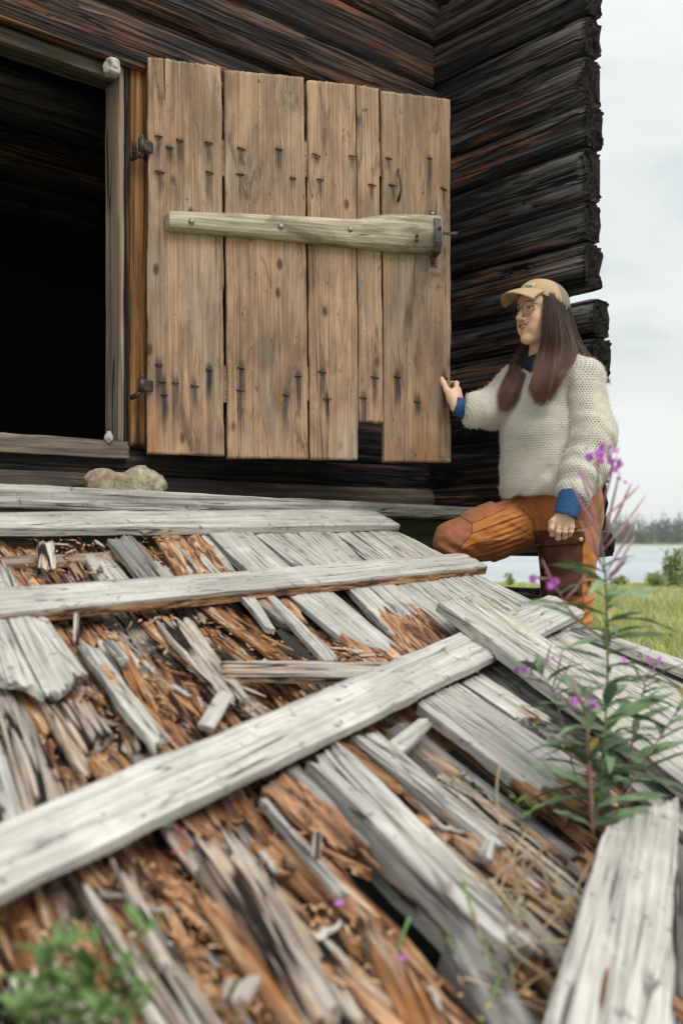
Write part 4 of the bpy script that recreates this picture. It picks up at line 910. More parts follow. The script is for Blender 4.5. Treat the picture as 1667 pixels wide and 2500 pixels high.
def grassmat(name, a, b, c):
    s = NT(name); col = s.ramp(s.attr('tone'), (0.1, a), (0.9, c), (0.5, b)); s.done(col, 0.75)
    tr = s.n.new('ShaderNodeBsdfTranslucent'); s.l(col, tr.inputs[0]); mx = s.n.new('ShaderNodeMixShader'); mx.inputs[0].default_value = 0.3
    s.l(s.b.outputs[0], mx.inputs[1]); s.l(tr.outputs[0], mx.inputs[2]); s.l(mx.outputs[0], s.out.inputs[0]); return s.m
MG = grassmat('meadow_green', (0.30, 0.42, 0.08), (0.50, 0.60, 0.15), (0.66, 0.70, 0.26)); MD = grassmat('meadow_straw', (0.42, 0.40, 0.18), (0.55, 0.50, 0.27), (0.64, 0.58, 0.36))
notp = lambda x, y: ~((x < 1.05) & (y < 4.6))
blades(75000, 1, 0.02, 0.62, 3.0, 18.5, 0.05, 0.13, 'meadow_grass', MG, 'short bright green meadow grass between the ramp and the lake', 0.9, notp)
blades(15000, 2, 0.02, 0.62, 4.0, 15.5, 0.08, 0.22, 'straw_grass', MD, 'taller straw coloured grass stems over the meadow', 0.8, notp)
blades(9000, 3, 0.02, 0.62, 15.3, 18.6, 0.05, 0.15, 'bank_grass', MG, 'longer grass on the bank edge in front of the water', 1.0, notp)
blades(5000, 4, 0.25, 0.62, 2.0, 4.2, 0.05, 0.14, 'near_grass', MG, 'green grass close to the right edge of the ramp', 1.0, lambda x, y: x > 1.15)
# bushes on the bank
def bush(px, Y, top_py, wid, label, n=1400, seed=1, group=None):
    r = random.Random(seed); b = P(px, 1320, Y); b.z = -0.03; ht = (P(px, top_py, Y).z - b.z)
    root = empty('willow_bush', tuple(b), label, 'bush', group)
    s = Soup(); tips = []
    for k in range(9):
        a = r.uniform(0, 6.28); w = wid*r.uniform(0.1, 0.55); h = ht*r.uniform(0.6, 1.0) if k else ht
        if k == 0: w = 0.02
        pts = [b+Vector((math.cos(a)*w*t**1.3, math.sin(a)*w*t**1.3, h*t)) for t in (0, .25, .5, .75, 1)]
        s.tube(pts, [0.014, 0.012, 0.009, 0.006, 0.002], 5); tips.append(pts)
    link('stem', s.mesh('stem', True), plain('bush_stem', (0.14, 0.11, 0.06), 0.8), root)
    v = []; f = []
    for k in range(n):
        pts = tips[r.randrange(len(tips))]; t = r.random()**0.8*0.9+0.1; q = pts[min(3, int(t*4))].lerp(pts[min(4, int(t*4)+1)], (t*4) % 1)
        q = q+Vector((r.gauss(0, 1), r.gauss(0, 1), r.gauss(0, .6)))*wid*0.22*(1.1-t*0.8); l = r.uniform(.03, .07); d = Vector((r.gauss(0, 1), r.gauss(0, 1), r.gauss(0.4, 1))).normalized(); e = d.orthogonal().normalized()*l*0.3
        b0 = len(v); v += [q, q+d*l*.5+e, q+d*l, q+d*l*.5-e]; f.append([b0, b0+1, b0+2, b0+3])
    mb = grassmat('bush_leaf', (0.17, 0.22, 0.08), (0.28, 0.35, 0.13), (0.40, 0.46, 0.20)) if 'bush_leaf' not in bpy.data.materials else bpy.data.materials['bush_leaf']
    lf = link('foliage', mesh_np('foliage', np.array([tuple(q) for q in v]), np.array(f), False, {'tone': np.array([r.random() for _ in v])}), mb, root); lf['kind'] = 'stuff'
bush(1648, 15.0, 1338, 0.36, 'tall slender green bush at the right edge before the water', 1700, 1)
bush(1600, 15.6, 1400, 0.45, 'low bush left of the tall one on the bank', 900, 2)
bush(1515, 16.0, 1408, 0.30, 'small weedy bush on the bank behind the pink flowers', 500, 3)
bush(1245, 16.0, 1396, 0.16, 'thin weed stalk on the bank seen under the raised thigh', 160, 4)

# ------------------------------------------------------------------ stones and the black log end
M_ST = NT('speckled_stone'); c = M_ST.coord(); n1 = M_ST.noise(c, 45, 6, 0.75); n2 = M_ST.noise(c, 10, 4, 0.6)
M_ST = M_ST.done(M_ST.mix(M_ST.ramp(n2, (0.4, 0.0), (0.62, 0.6)), M_ST.ramp(n1, (0.32, (0.18, 0.15, 0.115)), (0.66, (0.66, 0.59, 0.47))), (0.26, 0.17, 0.10)), 0.85, M_ST.bump(n1, 1.0, 0.012))
def stone(name, c, rx, ry, rz, seed, label, mat=None, prof=None, lum=0.16):
    n, m = 48, 28; th = np.linspace(0, 2*np.pi, n, endpoint=False)[None, :]; ph = np.linspace(0.001, np.pi-0.001, m)[:, None]
    dx, dy, dz = np.sin(ph)*np.cos(th), np.sin(ph)*np.sin(th), np.cos(ph)*np.ones_like(th)
    r = 1+lum*fbm(dx*1.6+seed, dy*1.6, dz*1.6, seed, 4)*1.6 + 0.05*fbm(dx*6, dy*6, dz*6, seed+3, 3)
    sg = lambda v: np.sign(v)*np.abs(v)**0.72
    V = np.stack([rx*sg(dx)*r, ry*dy*r, rz*sg(dz)*r], -1)
    if prof is not None: V[..., 2] = np.where(V[..., 2] > 0, V[..., 2]*prof(V[..., 0]/rx), V[..., 2])
    V = V.reshape(-1, 3); i, k = np.meshgrid(np.arange(m-1), np.arange(n), indexing='ij'); k2 = (k+1) % n
    f = np.stack([i*n+k, (i+1)*n+k, (i+1)*n+k2, i*n+k2], -1).reshape(-1, 4)
    M = Matrix.Translation(c) @ Matrix.Rotation(math.atan2(U.y, U.x)*0.55, 4, 'Z')
    return tag(link(name, mesh_np(name, V, f), mat or M_ST, None, M), label, 'stone')
cst = P(306, 1184, 3.34)
stone('stone', cst, 0.142, 0.05, 0.056, 5, 'large flat brown speckled stone lying below the door sill', prof=lambda u: 1.0 - 0.35*np.exp(-((u+0.12)/0.22)**2) + 0.22*np.exp(-((u-0.45)/0.4)**2))
M_WS = NT('whitish_stone'); c = M_WS.coord(); n1 = M_WS.noise(c, 30, 4, 0.6); M_WS = M_WS.done(M_WS.ramp(n1, (0.35, (0.36, 0.34, 0.31)), (0.65, (0.66, 0.64, 0.60))), 0.8)
stone('stone', wp(276, 1.655, 0.035), 0.026, 0.03, 0.028, 9, 'white angular stone wedged at the top of the door jamb', M_WS, lum=0.3)
stone('stone', wp(266, 0.362, 0.03), 0.014, 0.014, 0.018, 12, 'small pale pebble at the foot of the door jamb', M_WS, lum=0.3)
hewn_log('old_log_end', P(1215, 1470, 3.98), Vector((0.93, -0.36, 0)), Vector((-0.3, -0.9, 0)), 0.175, -0.285, -0.195, 0.14, seed=150, jag1=0.02, worn_end=True, parent=None)
lo = [o for o in COL.objects if o.name.startswith('old_log_end')][0]; tag(lo, 'short black rough log end poking up behind the ramp edge', 'log')
# ------------------------------------------------------------------ signed distance modelling for the person
def V3(p): return np.array([p[0], p[1], p[2]], dtype=np.float32)
def rcone(p, a, b, ra, rb):
    a, b = V3(a), V3(b); ab = b-a; h = np.clip(((p-a)@ab)/max(1e-9, float(ab@ab)), 0, 1)
    return np.linalg.norm(p-a-h[:, None]*ab, axis=1)-(ra+(rb-ra)*h)
def ell(p, c, r, fr=None):
    q = p-V3(c)
    if fr is not None: q = q @ fr          # columns of fr are axes
    r = np.array(r, dtype=np.float32); k0 = np.linalg.norm(q/r, axis=1); k1 = np.linalg.norm(q/(r*r), axis=1)
    return k0*(k0-1)/np.maximum(k1, 1e-6)
def smin(a, b, k):
    h = np.clip(0.5+0.5*(b-a)/k, 0, 1); return b*(1-h)+a*h-k*h*(1-h)
def smax(a, b, k): return -smin(-a, -b, k)
def nets(fn, lo, hi, step):
    lo = np.array(lo, dtype=np.float32); hi = np.array(hi, dtype=np.float32); n = np.ceil((hi-lo)/step).astype(int)+1
    C = 4; nc = np.ceil((n-1)/C).astype(int)+1
    ax = [lo[i]+np.arange(nc[i])*step*C for i in range(3)]
    g = np.stack(np.meshgrid(*ax, indexing='ij'), -1).reshape(-1, 3).astype(np.float32)
    dc = fn(g).reshape(nc)
    n = (nc-1)*C+1
    D = np.repeat(np.repeat(np.repeat(dc, C, 0), C, 1), C, 2)[:n[0], :n[1], :n[2]].astype(np.float32).copy()
    cell = np.abs(dc) < step*C*2.2
    act = cell.copy()
    for s_ in (1,):
        for a_ in range(3):
            act[tuple(slice(None) if k != a_ else slice(1, None) for k in range(3))] |= cell[tuple(slice(None) if k != a_ else slice(0, -1) for k in range(3))]
            act[tuple(slice(None) if k != a_ else slice(0, -1) for k in range(3))] |= cell[tuple(slice(None) if k != a_ else slice(1, None) for k in range(3))]
    A = np.repeat(np.repeat(np.repeat(act, C, 0), C, 1), C, 2)[:n[0], :n[1], :n[2]]
    idx = np.argwhere(A); pts = (lo+idx*step).astype(np.float32); out = np.empty(len(pts), np.float32)
    for k in range(0, len(pts), 400000): out[k:k+400000] = fn(pts[k:k+400000])
    D[A] = out
    S = D < 0
    m = n-1
    cnt = np.zeros(m, np.int8); acc = np.zeros((*m, 3), np.float32)
    offs = [(0, 0, 0), (1, 0, 0), (0, 1, 0), (1, 1, 0), (0, 0, 1), (1, 0, 1), (0, 1, 1), (1, 1, 1)]
    sl = lambda o: tuple(slice(o[k], o[k]+m[k]) for k in range(3))
    inside = sum(S[sl(o)].astype(np.int8) for o in offs); mixed = (inside > 0) & (inside < 8); ids = np.argwhere(mixed)
    acc = np.zeros((len(ids), 3), np.float32); cnt = np.zeros(len(ids), np.float32)
    for a in range(8):
        for b in range(a+1, 8):
            oa, ob = np.array(offs[a]), np.array(offs[b])
            if np.abs(oa-ob).sum() != 1: continue
            da = D[tuple((ids+oa).T)]; db = D[tuple((ids+ob).T)]; cr = (da < 0) != (db < 0)
            t = np.where(cr, da/np.where(cr, da-db, 1), 0)
            acc += np.where(cr[:, None], oa+(ob-oa)*t[:, None], 0); cnt += cr
    vid = -np.ones(m, np.int64); vid[tuple(ids.T)] = np.arange(len(ids))
    V = lo+(ids+acc/cnt[:, None])*step
    F_ = []
    for ax_ in range(3):
        u, w = (ax_+1) % 3, (ax_+2) % 3
        e = np.zeros(3, int); e[ax_] = 1
        s0 = S[tuple(slice(0, n[k]-e[k]) for k in range(3))]; s1 = S[tuple(slice(e[k], None) for k in range(3))]
        q = np.argwhere(s0 != s1); ok = (q[:, u] > 0) & (q[:, w] > 0) & (q[:, u] < m[u]) & (q[:, w] < m[w]); q = q[ok]
        du = np.zeros(3, int); du[u] = 1; dw = np.zeros(3, int); dw[w] = 1
        quad = np.stack([vid[tuple((q-du-dw).T)], vid[tuple((q-dw).T)], vid[tuple(q.T)], vid[tuple((q-du).T)]], 1)
        fl = ~S[tuple(q.T)]; quad[fl] = quad[fl][:, ::-1]; F_.append(quad)
    F_ = np.concatenate(F_); F_ = F_[(F_ >= 0).all(1)]
    return V, F_
def vnormals(V, Fq):
    a, b, c, d = (V[Fq[:, k]] for k in range(4)); nn = np.cross(c-a, d-b); N = np.zeros_like(V)
    for k in range(4): np.add.at(N, Fq[:, k], nn)
    return N/np.maximum(np.linalg.norm(N, axis=1, keepdims=True), 1e-9)
def px_of(V):
    d = V-np.array([0, 0, H]); return 833.5+F*d[:, 0]/d[:, 1], 1320-F*d[:, 2]/d[:, 1]
TD = 3.74
def B(px, py, dd=0.0): return P(px, py, TD+dd)

CF = Vector((-0.70, -0.714, 0)).normalized(); LF = Vector((0.714, -0.70, 0)).normalized()
FR = np.array([[LF.x, CF.x, 0], [LF.y, CF.y, 0], [0, 0, 1]], dtype=np.float32)
hz = R(60); FF = Vector((-math.sin(hz), -math.cos(hz), 0)); tilt = R(3)
HF = (FF*math.cos(tilt)+UP*math.sin(tilt)).normalized(); HL = UP.cross(FF).normalized(); HU = HF.cross(HL).normalized()
if HU.z < 0: HU = -HU
HO = P(1321, 770, 3.70)
HM = Matrix(((HF.x, HL.x, HU.x, HO.x), (HF.y, HL.y, HU.y, HO.y), (HF.z, HL.z, HU.z, HO.z), (0, 0, 0, 1)))
hf = np.array([[HF.x, HL.x, HU.x], [HF.y, HL.y, HU.y], [HF.z, HL.z, HU.z]], dtype=np.float32)
foot = P(1400, 1320, 3.72); foot.z = 0
person = empty('person', tuple(foot), 'long haired woman in glasses, tan cap, knitted sweater and orange trousers touching the door', 'person')

# ---- skin
def head_local(q):
    d = ell(q, (-0.012, 0, 0.036), (0.096, 0.075, 0.086))
    d = smin(d, ell(q, (0.026, 0, -0.028), (0.061, 0.056, 0.084)), 0.03)
    d = smin(d, ell(q, (0.058, 0, 0.045), (0.034, 0.056, 0.040)), 0.03)
    for s_ in (-1, 1):
        d = smin(d, rcone(q, (0.058, 0.012*s_, -0.100), (-0.006, 0.050*s_, -0.058), 0.016, 0.018), 0.025)
        d = smin(d, ell(q, (0.058, 0.036*s_, -0.030), (0.026, 0.022, 0.026)), 0.022)
        d = smin(d, ell(q, (0.063, 0.030*s_, -0.062), (0.020, 0.016, 0.022)), 0.02)
        d = smin(d, ell(q, (-0.004, 0.070*s_, -0.008), (0.016, 0.008, 0.028)), 0.008)
    d = smin(d, ell(q, (0.071, 0, -0.101), (0.019, 0.022, 0.017)), 0.016)
    for s_ in (-1, 1): d = smax(d, -ell(q, (0.093, 0.031*s_, 0.009), (0.014, 0.020, 0.012)), 0.012)
    d = smin(d, rcone(q, (0.079, 0.006, 0.030), (0.070, 0.044, 0.029), 0.010, 0.008), 0.012)
    d = smin(d, rcone(q, (0.079, -0.006, 0.030), (0.070, -0.044, 0.029), 0.010, 0.008), 0.012)
    d = smin(d, rcone(q, (0.084, 0, 0.018), (0.110, 0, -0.025), 0.0070, 0.0100), 0.010)
    d = smin(d, ell(q, (0.111, 0, -0.0295), (0.011, 0.0100, 0.0090)), 0.006)
    for s_ in (-1, 1):
        d = smin(d, ell(q, (0.095, 0.0115*s_, -0.033), (0.010, 0.0065, 0.0075)), 0.006)
        # eyelids
        d = smin(d, rcone(q, (0.083, 0.018*s_, 0.0150), (0.0850, 0.031*s_, 0.0182), 0.0036, 0.0042), 0.004)
        d = smin(d, rcone(q, (0.0850, 0.031*s_, 0.0182), (0.075, 0.047*s_, 0.0120), 0.0042, 0.0040), 0.004)
        d = smin(d, rcone(q, (0.083, 0.018*s_, 0.0030), (0.083, 0.032*s_, 0.0000), 0.0036, 0.0045), 0.005)
        d = smin(d, rcone(q, (0.083, 0.032*s_, 0.0000), (0.074, 0.047*s_, 0.0045), 0.0045, 0.0042), 0.005)
        # smile fold
    d = smin(d, ell(q, (0.069, 0, -0.058), (0.0215, 0.027, 0.021)), 0.016)
    for s_ in (-1, 1):
        d = smin(d, rcone(q, (0.0895, 0.002*s_, -0.0530), (0.0800, 0.032*s_, -0.0455), 0.0034, 0.0016), 0.004)
        d = smin(d, rcone(q, (0.0870, 0.0, -0.0730), (0.0800, 0.030*s_, -0.0515), 0.0042, 0.0018), 0.004)
    for s_ in (-1, 1): d = smax(d, -rcone(q, (0.0925, 0, -0.0628), (0.0825, 0.029*s_, -0.0488), 0.0048, 0.0020), 0.0015)
    return d
def head_fn(p):
    q = (p-V3(HO)) @ hf
    d = head_local(q)
    return smin(d, neck_fn(p), 0.02)
def neck_fn(p):
    a = HM @ Vector((-0.022, 0, -0.070)); b = B(1322, 905, 0.0)
    return rcone(p, a, b, 0.052, 0.060)
# hands
def hp(px, py, d): return P(px, py, d)
DE = dp(1100, 960).y    # door surface depth at its edge
def rhand_fn(p):
    w = hp(1116, 996, DE-0.055); k = hp(1112, 950, DE-0.035)
    d = rcone(p, hp(1150, 1003, DE-0.07), w, 0.034, 0.024)
    pal = rcone(p, hp(1112, 985, DE-0.045), hp(1103, 962, DE-0.030), 0.022, 0.021)
    pal = smin(pal, rcone(p, hp(1117, 982, DE-0.02), hp(1115, 953, DE-0.010), 0.018, 0.017), 0.02)
    pal = smin(pal, rcone(p, hp(1104, 972, DE-0.040), hp(1114, 972, DE-0.010), 0.020, 0.018), 0.02)
    d = smin(d, pal, 0.018)
    th = [hp(1101, 972, DE-0.036), hp(1090, 952, DE-0.022), hp(1082, 935, DE-0.013), hp(1078, 925, DE-0.012)]
    for (a, b, ra, rb) in zip(th, th[1:], (0.015, 0.0108, 0.0105), (0.0112, 0.0105, 0.0085)): d = smin(d, rcone(p, a, b, ra, rb), 0.008)
    for i, (y, l) in enumerate(((952, 0), (962, 3), (973, 1), (983, -4))):
        c = [hp(1113, y, DE-0.006), hp(1114-i, y-16+i*4, DE+0.020), hp(1104, y-16+i*4, DE+0.050), hp(1084-l, y-14+i*5, DE+0.052)]
        for (a, b, ra, rb) in zip(c, c[1:], (0.0105, 0.0092, 0.0085), (0.0095, 0.0086, 0.0078)): d = smin(d, rcone(p, a, b, ra, rb), 0.005 if i else 0.007)
    return d
LD = 3.46
def lhand_fn(p):
    d = rcone(p, hp(1398, 1215, LD+0.02), hp(1383, 1250, LD+0.005), 0.033, 0.028)
    kn = [(1351, 1272), (1365, 1275), (1380, 1279), (1393, 1286)]
    for (x, y) in kn: d = smin(d, rcone(p, hp(1380+(x-1372)*0.35, 1253, LD+0.006), hp(x, y, LD), 0.018, 0.0135), 0.015)
    fin = [[(1351, 1272, 0), (1346, 1290, -0.006), (1347, 1305, 0.012), (1353, 1307, 0.030)], [(1365, 1275, 0), (1362, 1298, -0.008), (1361, 1314, 0.010), (1366, 1314, 0.032)],
           [(1380, 1279, 0), (1378, 1298, -0.006), (1377, 1311, 0.012), (1381, 1310, 0.032)], [(1393, 1286, 0.002), (1393, 1298, -0.002), (1390, 1306, 0.014), (1391, 1303, 0.030)]]
    fd = None
    for i, c in enumerate(fin):
        pts = [hp(x, y, LD+z) for x, y, z in c]; r = [0.0115, 0.0098, 0.009, 0.0078]; e = None
        if i == 3: r = [v*0.88 for v in r]
        for k in range(3):
            dd = rcone(p, pts[k], pts[k+1], r[k], r[k+1]); e = dd if e is None else smin(e, dd, 0.004)
        d = smin(d, e, 0.0045)
    t = [hp(1362, 1262, LD+0.022), hp(1346, 1276, LD+0.028), hp(1343, 1294, LD+0.026)]
    for (a, b, ra, rb) in zip(t, t[1:], (0.016, 0.0115), (0.0115, 0.009)): d = smin(d, rcone(p, a, b, ra, rb), 0.007)
    return d
def core_fn(p):   # the body under the clothes
    d = neck_fn(p)
    d = smin(d, ell(p, B(1342, 985, 0), (0.15, 0.10, 0.19), FR), 0.04); d = smin(d, ell(p, B(1362, 1200, 0), (0.15, 0.11, 0.16), FR), 0.05)
    for c in ([B(1270, 935, .11), B(1195, 1000, .09), hp(1150, 1003, DE-0.07)], [B(1425, 930, -.10), B(1450, 1080, -.16), hp(1398, 1215, LD+0.02)],
              [B(1330, 1262, .05), B(1108, 1312, -.04), B(1118, 1560, .02)], [B(1392, 1262, -.06), B(1390, 1450, -.07), B(1398, 1760, -.02)]):
        leg = c[0].z < H+0.1
        for a, b, ra, rb in zip(c, c[1:], (0.075, 0.05) if leg else (0.045, 0.036), (0.05, 0.035) if leg else (0.036, 0.030)): d = smin(d, rcone(p, a, b, ra, rb), 0.02)
    return d
def near_box(fn_pts, m=0.03):
    a = np.array([tuple(q) for q in fn_pts]); return a.min(0)-m, a.max(0)+m
parts_v = []; parts_f = []; base = 0
for fn, lo, hi, st in ((head_fn, np.array(HO)-[.15, .15, .22], np.array(HO)+[.14, .14, .15], 0.0022),
                       (rhand_fn, *near_box([hp(1070, 905, DE-0.06), hp(1165, 1025, DE+0.09)], 0.03), 0.002),
                       (lhand_fn, *near_box([hp(1335, 1200, LD-0.03), hp(1415, 1325, LD+0.05)], 0.03), 0.0018),
                       (core_fn, np.array([0.28, 3.35, 0.02]), np.array([1.12, 4.05, 1.40]), 0.012)):
    v, f = nets(fn, lo, hi, st); parts_v.append(v); parts_f.append(f+base); base += len(v)
bv = np.concatenate(parts_v); bf = np.concatenate(parts_f)
ql = (bv-np.array(HO)) @ hf; lip = np.zeros(len(bv)); inh = np.arange(len(bv)) < len(parts_v[0])
lipz = (np.abs(ql[:, 2]+0.058) < 0.020) & (np.abs(ql[:, 1]) < 0.032) & (ql[:, 0] > 0.060) & inh
tt_ = np.abs(ql[lipz, 1])/0.032; zc_ = -0.0628+0.0165*tt_; hh_ = 0.0130*(1-tt_**1.6)+0.0010; lip[lipz] = 1-sstep(0.8, 1.05, np.abs(ql[lipz, 2]-zc_)/hh_)
lash = np.zeros(len(bv))
for s_ in (-1, 1):
    e = (np.abs(ql[:, 1]-s_*0.032) < 0.017) & (ql[:, 0] > 0.070) & (np.abs(ql[:, 2]-0.0146+10*(ql[:, 1]-s_*0.03)**2) < 0.0020) & inh; lash[e] = 0.75
    e = (np.abs(ql[:, 1]-s_*0.030) < 0.020) & (ql[:, 0] > 0.065) & (np.abs(ql[:, 2]-0.0345+6*(ql[:, 1]-s_*0.028)**2) < 0.0035) & inh; lash[e] = np.maximum(lash[e], 0.5)
cheek = np.zeros(len(bv))
for s_ in (-1, 1): cheek = np.maximum(cheek, np.exp(-(((ql[:, 1]-s_*0.04)/0.02)**2+((ql[:, 2]+0.03)/0.02)**2))*inh)
cheek = np.maximum(cheek, 0.8*np.exp(-(((ql[:, 1])/0.012)**2+((ql[:, 2]+0.03)/0.014)**2))*inh*(ql[:, 0] > 0.09))
s = NT('skin'); c = s.coord(False); n1 = s.noise(c, 40, 4, 0.6)
sk = s.mix(s.math('MULTIPLY', n1, 0.25), (0.76, 0.50, 0.37), (0.66, 0.38, 0.27))
sk = s.mix(s.math('MULTIPLY', s.attr('cheek'), 0.45), sk, (0.62, 0.25, 0.18)); sk = s.mix(s.math('MULTIPLY', s.attr('lip'), 0.8), sk, (0.42, 0.13, 0.11)); sk = s.mix(s.attr('lash'), sk, (0.06, 0.035, 0.025))
M_SKIN = s.done(sk, 0.5, s.bump(s.noise(c, 400, 2), 0.08, 0.001), Subsurface_Weight=0.08)
M_SKIN.node_tree.nodes['Principled BSDF'].inputs['Subsurface Radius'].default_value = (0.01, 0.004, 0.002)
body = link('body', mesh_np('body', bv, bf, True, {'lip': lip, 'lash': lash, 'cheek': cheek}), M_SKIN, person)
def hl(f, l, u): return HM @ Vector((f, l, u))
def ball(name, c, r, mat, parent, sc=(1, 1, 1), fr=None, n=14):
    th = np.linspace(0, 2*np.pi, n*2, endpoint=False)[None, :]; ph = np.linspace(0.01, np.pi-0.01, n)[:, None]
    V = np.stack([r*sc[0]*np.sin(ph)*np.cos(th), r*sc[1]*np.sin(ph)*np.sin(th), r*sc[2]*np.cos(ph)*np.ones_like(th)], -1).reshape(-1, 3)
    i, k = np.meshgrid(np.arange(n-1), np.arange(2*n), indexing='ij'); k2 = (k+1) % (2*n)
    f = np.stack([i*2*n+k, (i+1)*2*n+k, (i+1)*2*n+k2, i*2*n+k2], -1).reshape(-1, 4)
    return link(name, mesh_np(name, V, f), mat, parent, (Matrix.Translation(c) @ fr.to_4x4()) if fr else Matrix.Translation(c))
HR = HM.to_3x3()
M_EYE = plain('eye_white', (0.62, 0.58, 0.54), 0.25); M_IRIS = plain('eye_iris', (0.07, 0.09, 0.09), 0.2); M_TEETH = plain('teeth', (0.72, 0.68, 0.60), 0.35)
for s_ in (-1, 1):
    e = ball('eye', hl(0.0740, 0.031*s_, 0.0092), 0.0122, M_EYE, body, fr=HR); ball('iris', hl(0.0842, 0.031*s_-0.002, 0.0095), 0.0056, M_IRIS, body, (0.45, 1, 1), HR, 8)
ball('teeth', hl(0.0688, 0, -0.0572), 0.0125, M_TEETH, body, (1.75, 2.3, 0.45), HR, 10)

# ---- sweater
def sw_groups(p):
    t = ell(p, B(1338, 945, .01), (0.185, 0.125, 0.125), FR)
    t = smin(t, ell(p, B(1331, 1075, -.005), (0.185, 0.162, 0.21), FR), 0.06)
    t = smin(t, ell(p, B(1336, 1175, 0.0), (0.195, 0.172, 0.15), FR), 0.06)
    t = smin(t, rcone(p, B(1322, 893, .0), B(1262, 935, .11), 0.058, 0.078), 0.03)
    t = smin(t, rcone(p, B(1335, 893, .0), B(1425, 925, -.10), 0.060, 0.082), 0.03)
    r = rcone(p, B(1262, 940, .11), B(1200, 998, .07), 0.082, 0.080); r = smin(r, rcone(p, B(1200, 998, .07), hp(1152, 1001, DE-.06), 0.080, 0.068), 0.03)
    r = smin(r, rcone(p, hp(1152, 1001, DE-.06), hp(1136, 999, DE-.06), 0.066, 0.050), 0.02)
    l = rcone(p, B(1422, 935, -.10), B(1446, 1060, -.15), 0.082, 0.084); l = smin(l, rcone(p, B(1446, 1060, -.15), B(1424, 1150, -.20), 0.084, 0.080), 0.04)
    l = smin(l, rcone(p, B(1424, 1150, -.20), B(1397, 1214, -.24), 0.080, 0.062), 0.03)
    return t, r, l
LW0, LW1 = V3(B(1430, 1150, -.20)), V3(B(1392, 1222, -.245))
lax = (LW1-LW0)/np.linalg.norm(LW1-LW0)
RW1 = V3(hp(1132, 998, DE-.06)); RW0 = V3(hp(1165, 1001, DE-.06)); rax = (RW1-RW0)/np.linalg.norm(RW1-RW0)
def hemz(p):
    x = 833.5+F*p[:, 0]/3.7
    yh = np.interp(x, [1195, 1240, 1262, 1350, 1400, 1490], [1222, 1226, 1210, 1216, 1238, 1262]); return H+(1320-yh)/F*3.72
def sweater_fn(p):
    t, r, l = sw_groups(p)
    wr = fbm(p[:, 0]*7+p[:, 2]*3, p[:, 1]*7, p[:, 2]*5, 61, 3)
    t0 = t
    # diagonal drape folds on the front and horizontal creases at the arms
    s1 = np.abs(fbm(p[:, 0]*5-p[:, 2]*4.5, p[:, 1]*5, p[:, 2]*1.5, 67, 2))
    t = t - 0.010*wr + 0.013*np.clip(0.22-s1, 0, 1)/0.22 - 0.008*np.sin(p[:, 0]*26+p[:, 2]*17+2*wr)*np.clip((H+0.42-p[:, 2])/0.3, 0, 1)
    t = smax(t, -(t0+0.015) * np.where(p[:, 2] < H+0.20, 1, -100)*1.0 if False else np.full(len(p), -1.0, np.float32), 0.001)
    t = smax(t, hemz(p)-p[:, 2]+0.004*np.sin(p[:, 0]*60), 0.012)
    cr = np.sin((p-LW0)@lax*95+3*wr); l = l - 0.006*wr + 0.0035*cr*np.clip(((p-LW0)@lax+0.25)/0.2, 0, 1)
    l = smax(l, ((p-LW1)@lax)+0.003*np.sin(p[:, 0]*90), 0.01); r = smax(r, (p-RW1)@rax, 0.016)
    r = r - 0.008*wr
    d = smin(t, l, 0.003); d = smin(d, r, 0.022)
    # neckline
    return smax(d, -rcone(p, B(1308, 868, -0.02), B(1312, 900, -.01), 0.070, 0.060), 0.012)
v, f = nets(sweater_fn, [0.33, 3.30, H+0.05], [1.16, 4.08, H+0.80], 0.0046)
t, r_, l_ = sw_groups(v); ctr = V3(B(1338, 1050, 0)); q = (v-ctr) @ FR
ang = np.arctan2(q[:, 0], q[:, 1]); knit = np.stack([ang*0.19, v[:, 2], np.zeros(len(v))], 1)
def armuv(a, b, off):
    a, b = V3(a), V3(b); ax = (b-a)/np.linalg.norm(b-a); h = (v-a)@ax; rr = v-a-h[:, None]*ax; e1 = np.cross(ax, [0.1, 1, 0.1]); e1 /= np.linalg.norm(e1); e2 = np.cross(ax, e1)
    return np.stack([np.arctan2(rr@e1, rr@e2)*0.085+off, h, np.zeros(len(v))], 1)
isl = (l_ < t-0.004) & (l_ <= r_); isr = (r_ < t-0.004) & (r_ < l_)
kl = armuv(B(1440, 930, -.10), B(1425, 1200, -.20), 3.0); kr = armuv(B(1262, 940, .11), hp(1140, 1001, DE-.06), 5.0)
knit[isl] = kl[isl]; knit[isr] = kr[isr]
s = NT('knitted_wool'); kv = s.attr('knit', 'Vector'); c = s.coord(False)
kv2 = s.mapv(kv, (92, 108, 1)); sep = s.n.new('ShaderNodeSeparateXYZ'); s.l(kv2, sep.inputs[0])
cmb = s.n.new('ShaderNodeCombineXYZ'); s.l(s.math('MULTIPLY_ADD', s.math('FLOOR', sep.outputs[1]), 0.5, sep.outputs[0]), cmb.inputs[0]); s.l(sep.outputs[1], cmb.inputs[1])
fx = s.math('SUBTRACT', s.math('FRACT', cmb.outputs[0]), 0.5) if False else None
wob = s.noise(c, 120, 2, 0.5)
ux = s.math('SUBTRACT', s.math('FRACT', s.math('MULTIPLY_ADD', wob, 0.5, s.math('MULTIPLY_ADD', s.math('FLOOR', sep.outputs[1]), 0.5, sep.outputs[0]))), 0.5)
uy = s.math('SUBTRACT', s.math('FRACT', sep.outputs[1]), 0.5)
dd = s.math('SQRT', s.math('ADD', s.math('MULTIPLY', s.math('MULTIPLY', ux, ux), 1.7), s.math('MULTIPLY', s.math('MULTIPLY', uy, uy), 1.0)))
hv = s.noise(c, 11, 3, 0.6); hole = s.math('MULTIPLY', s.ramp(s.math('MULTIPLY_ADD', s.math('SUBTRACT', s.noise(c, 230, 2, 0.6), 0.5), 0.45, dd), (0.14, 1.0), (0.38, 0.0)), s.ramp(hv, (0.38, 0.35), (0.60, 1.0)))
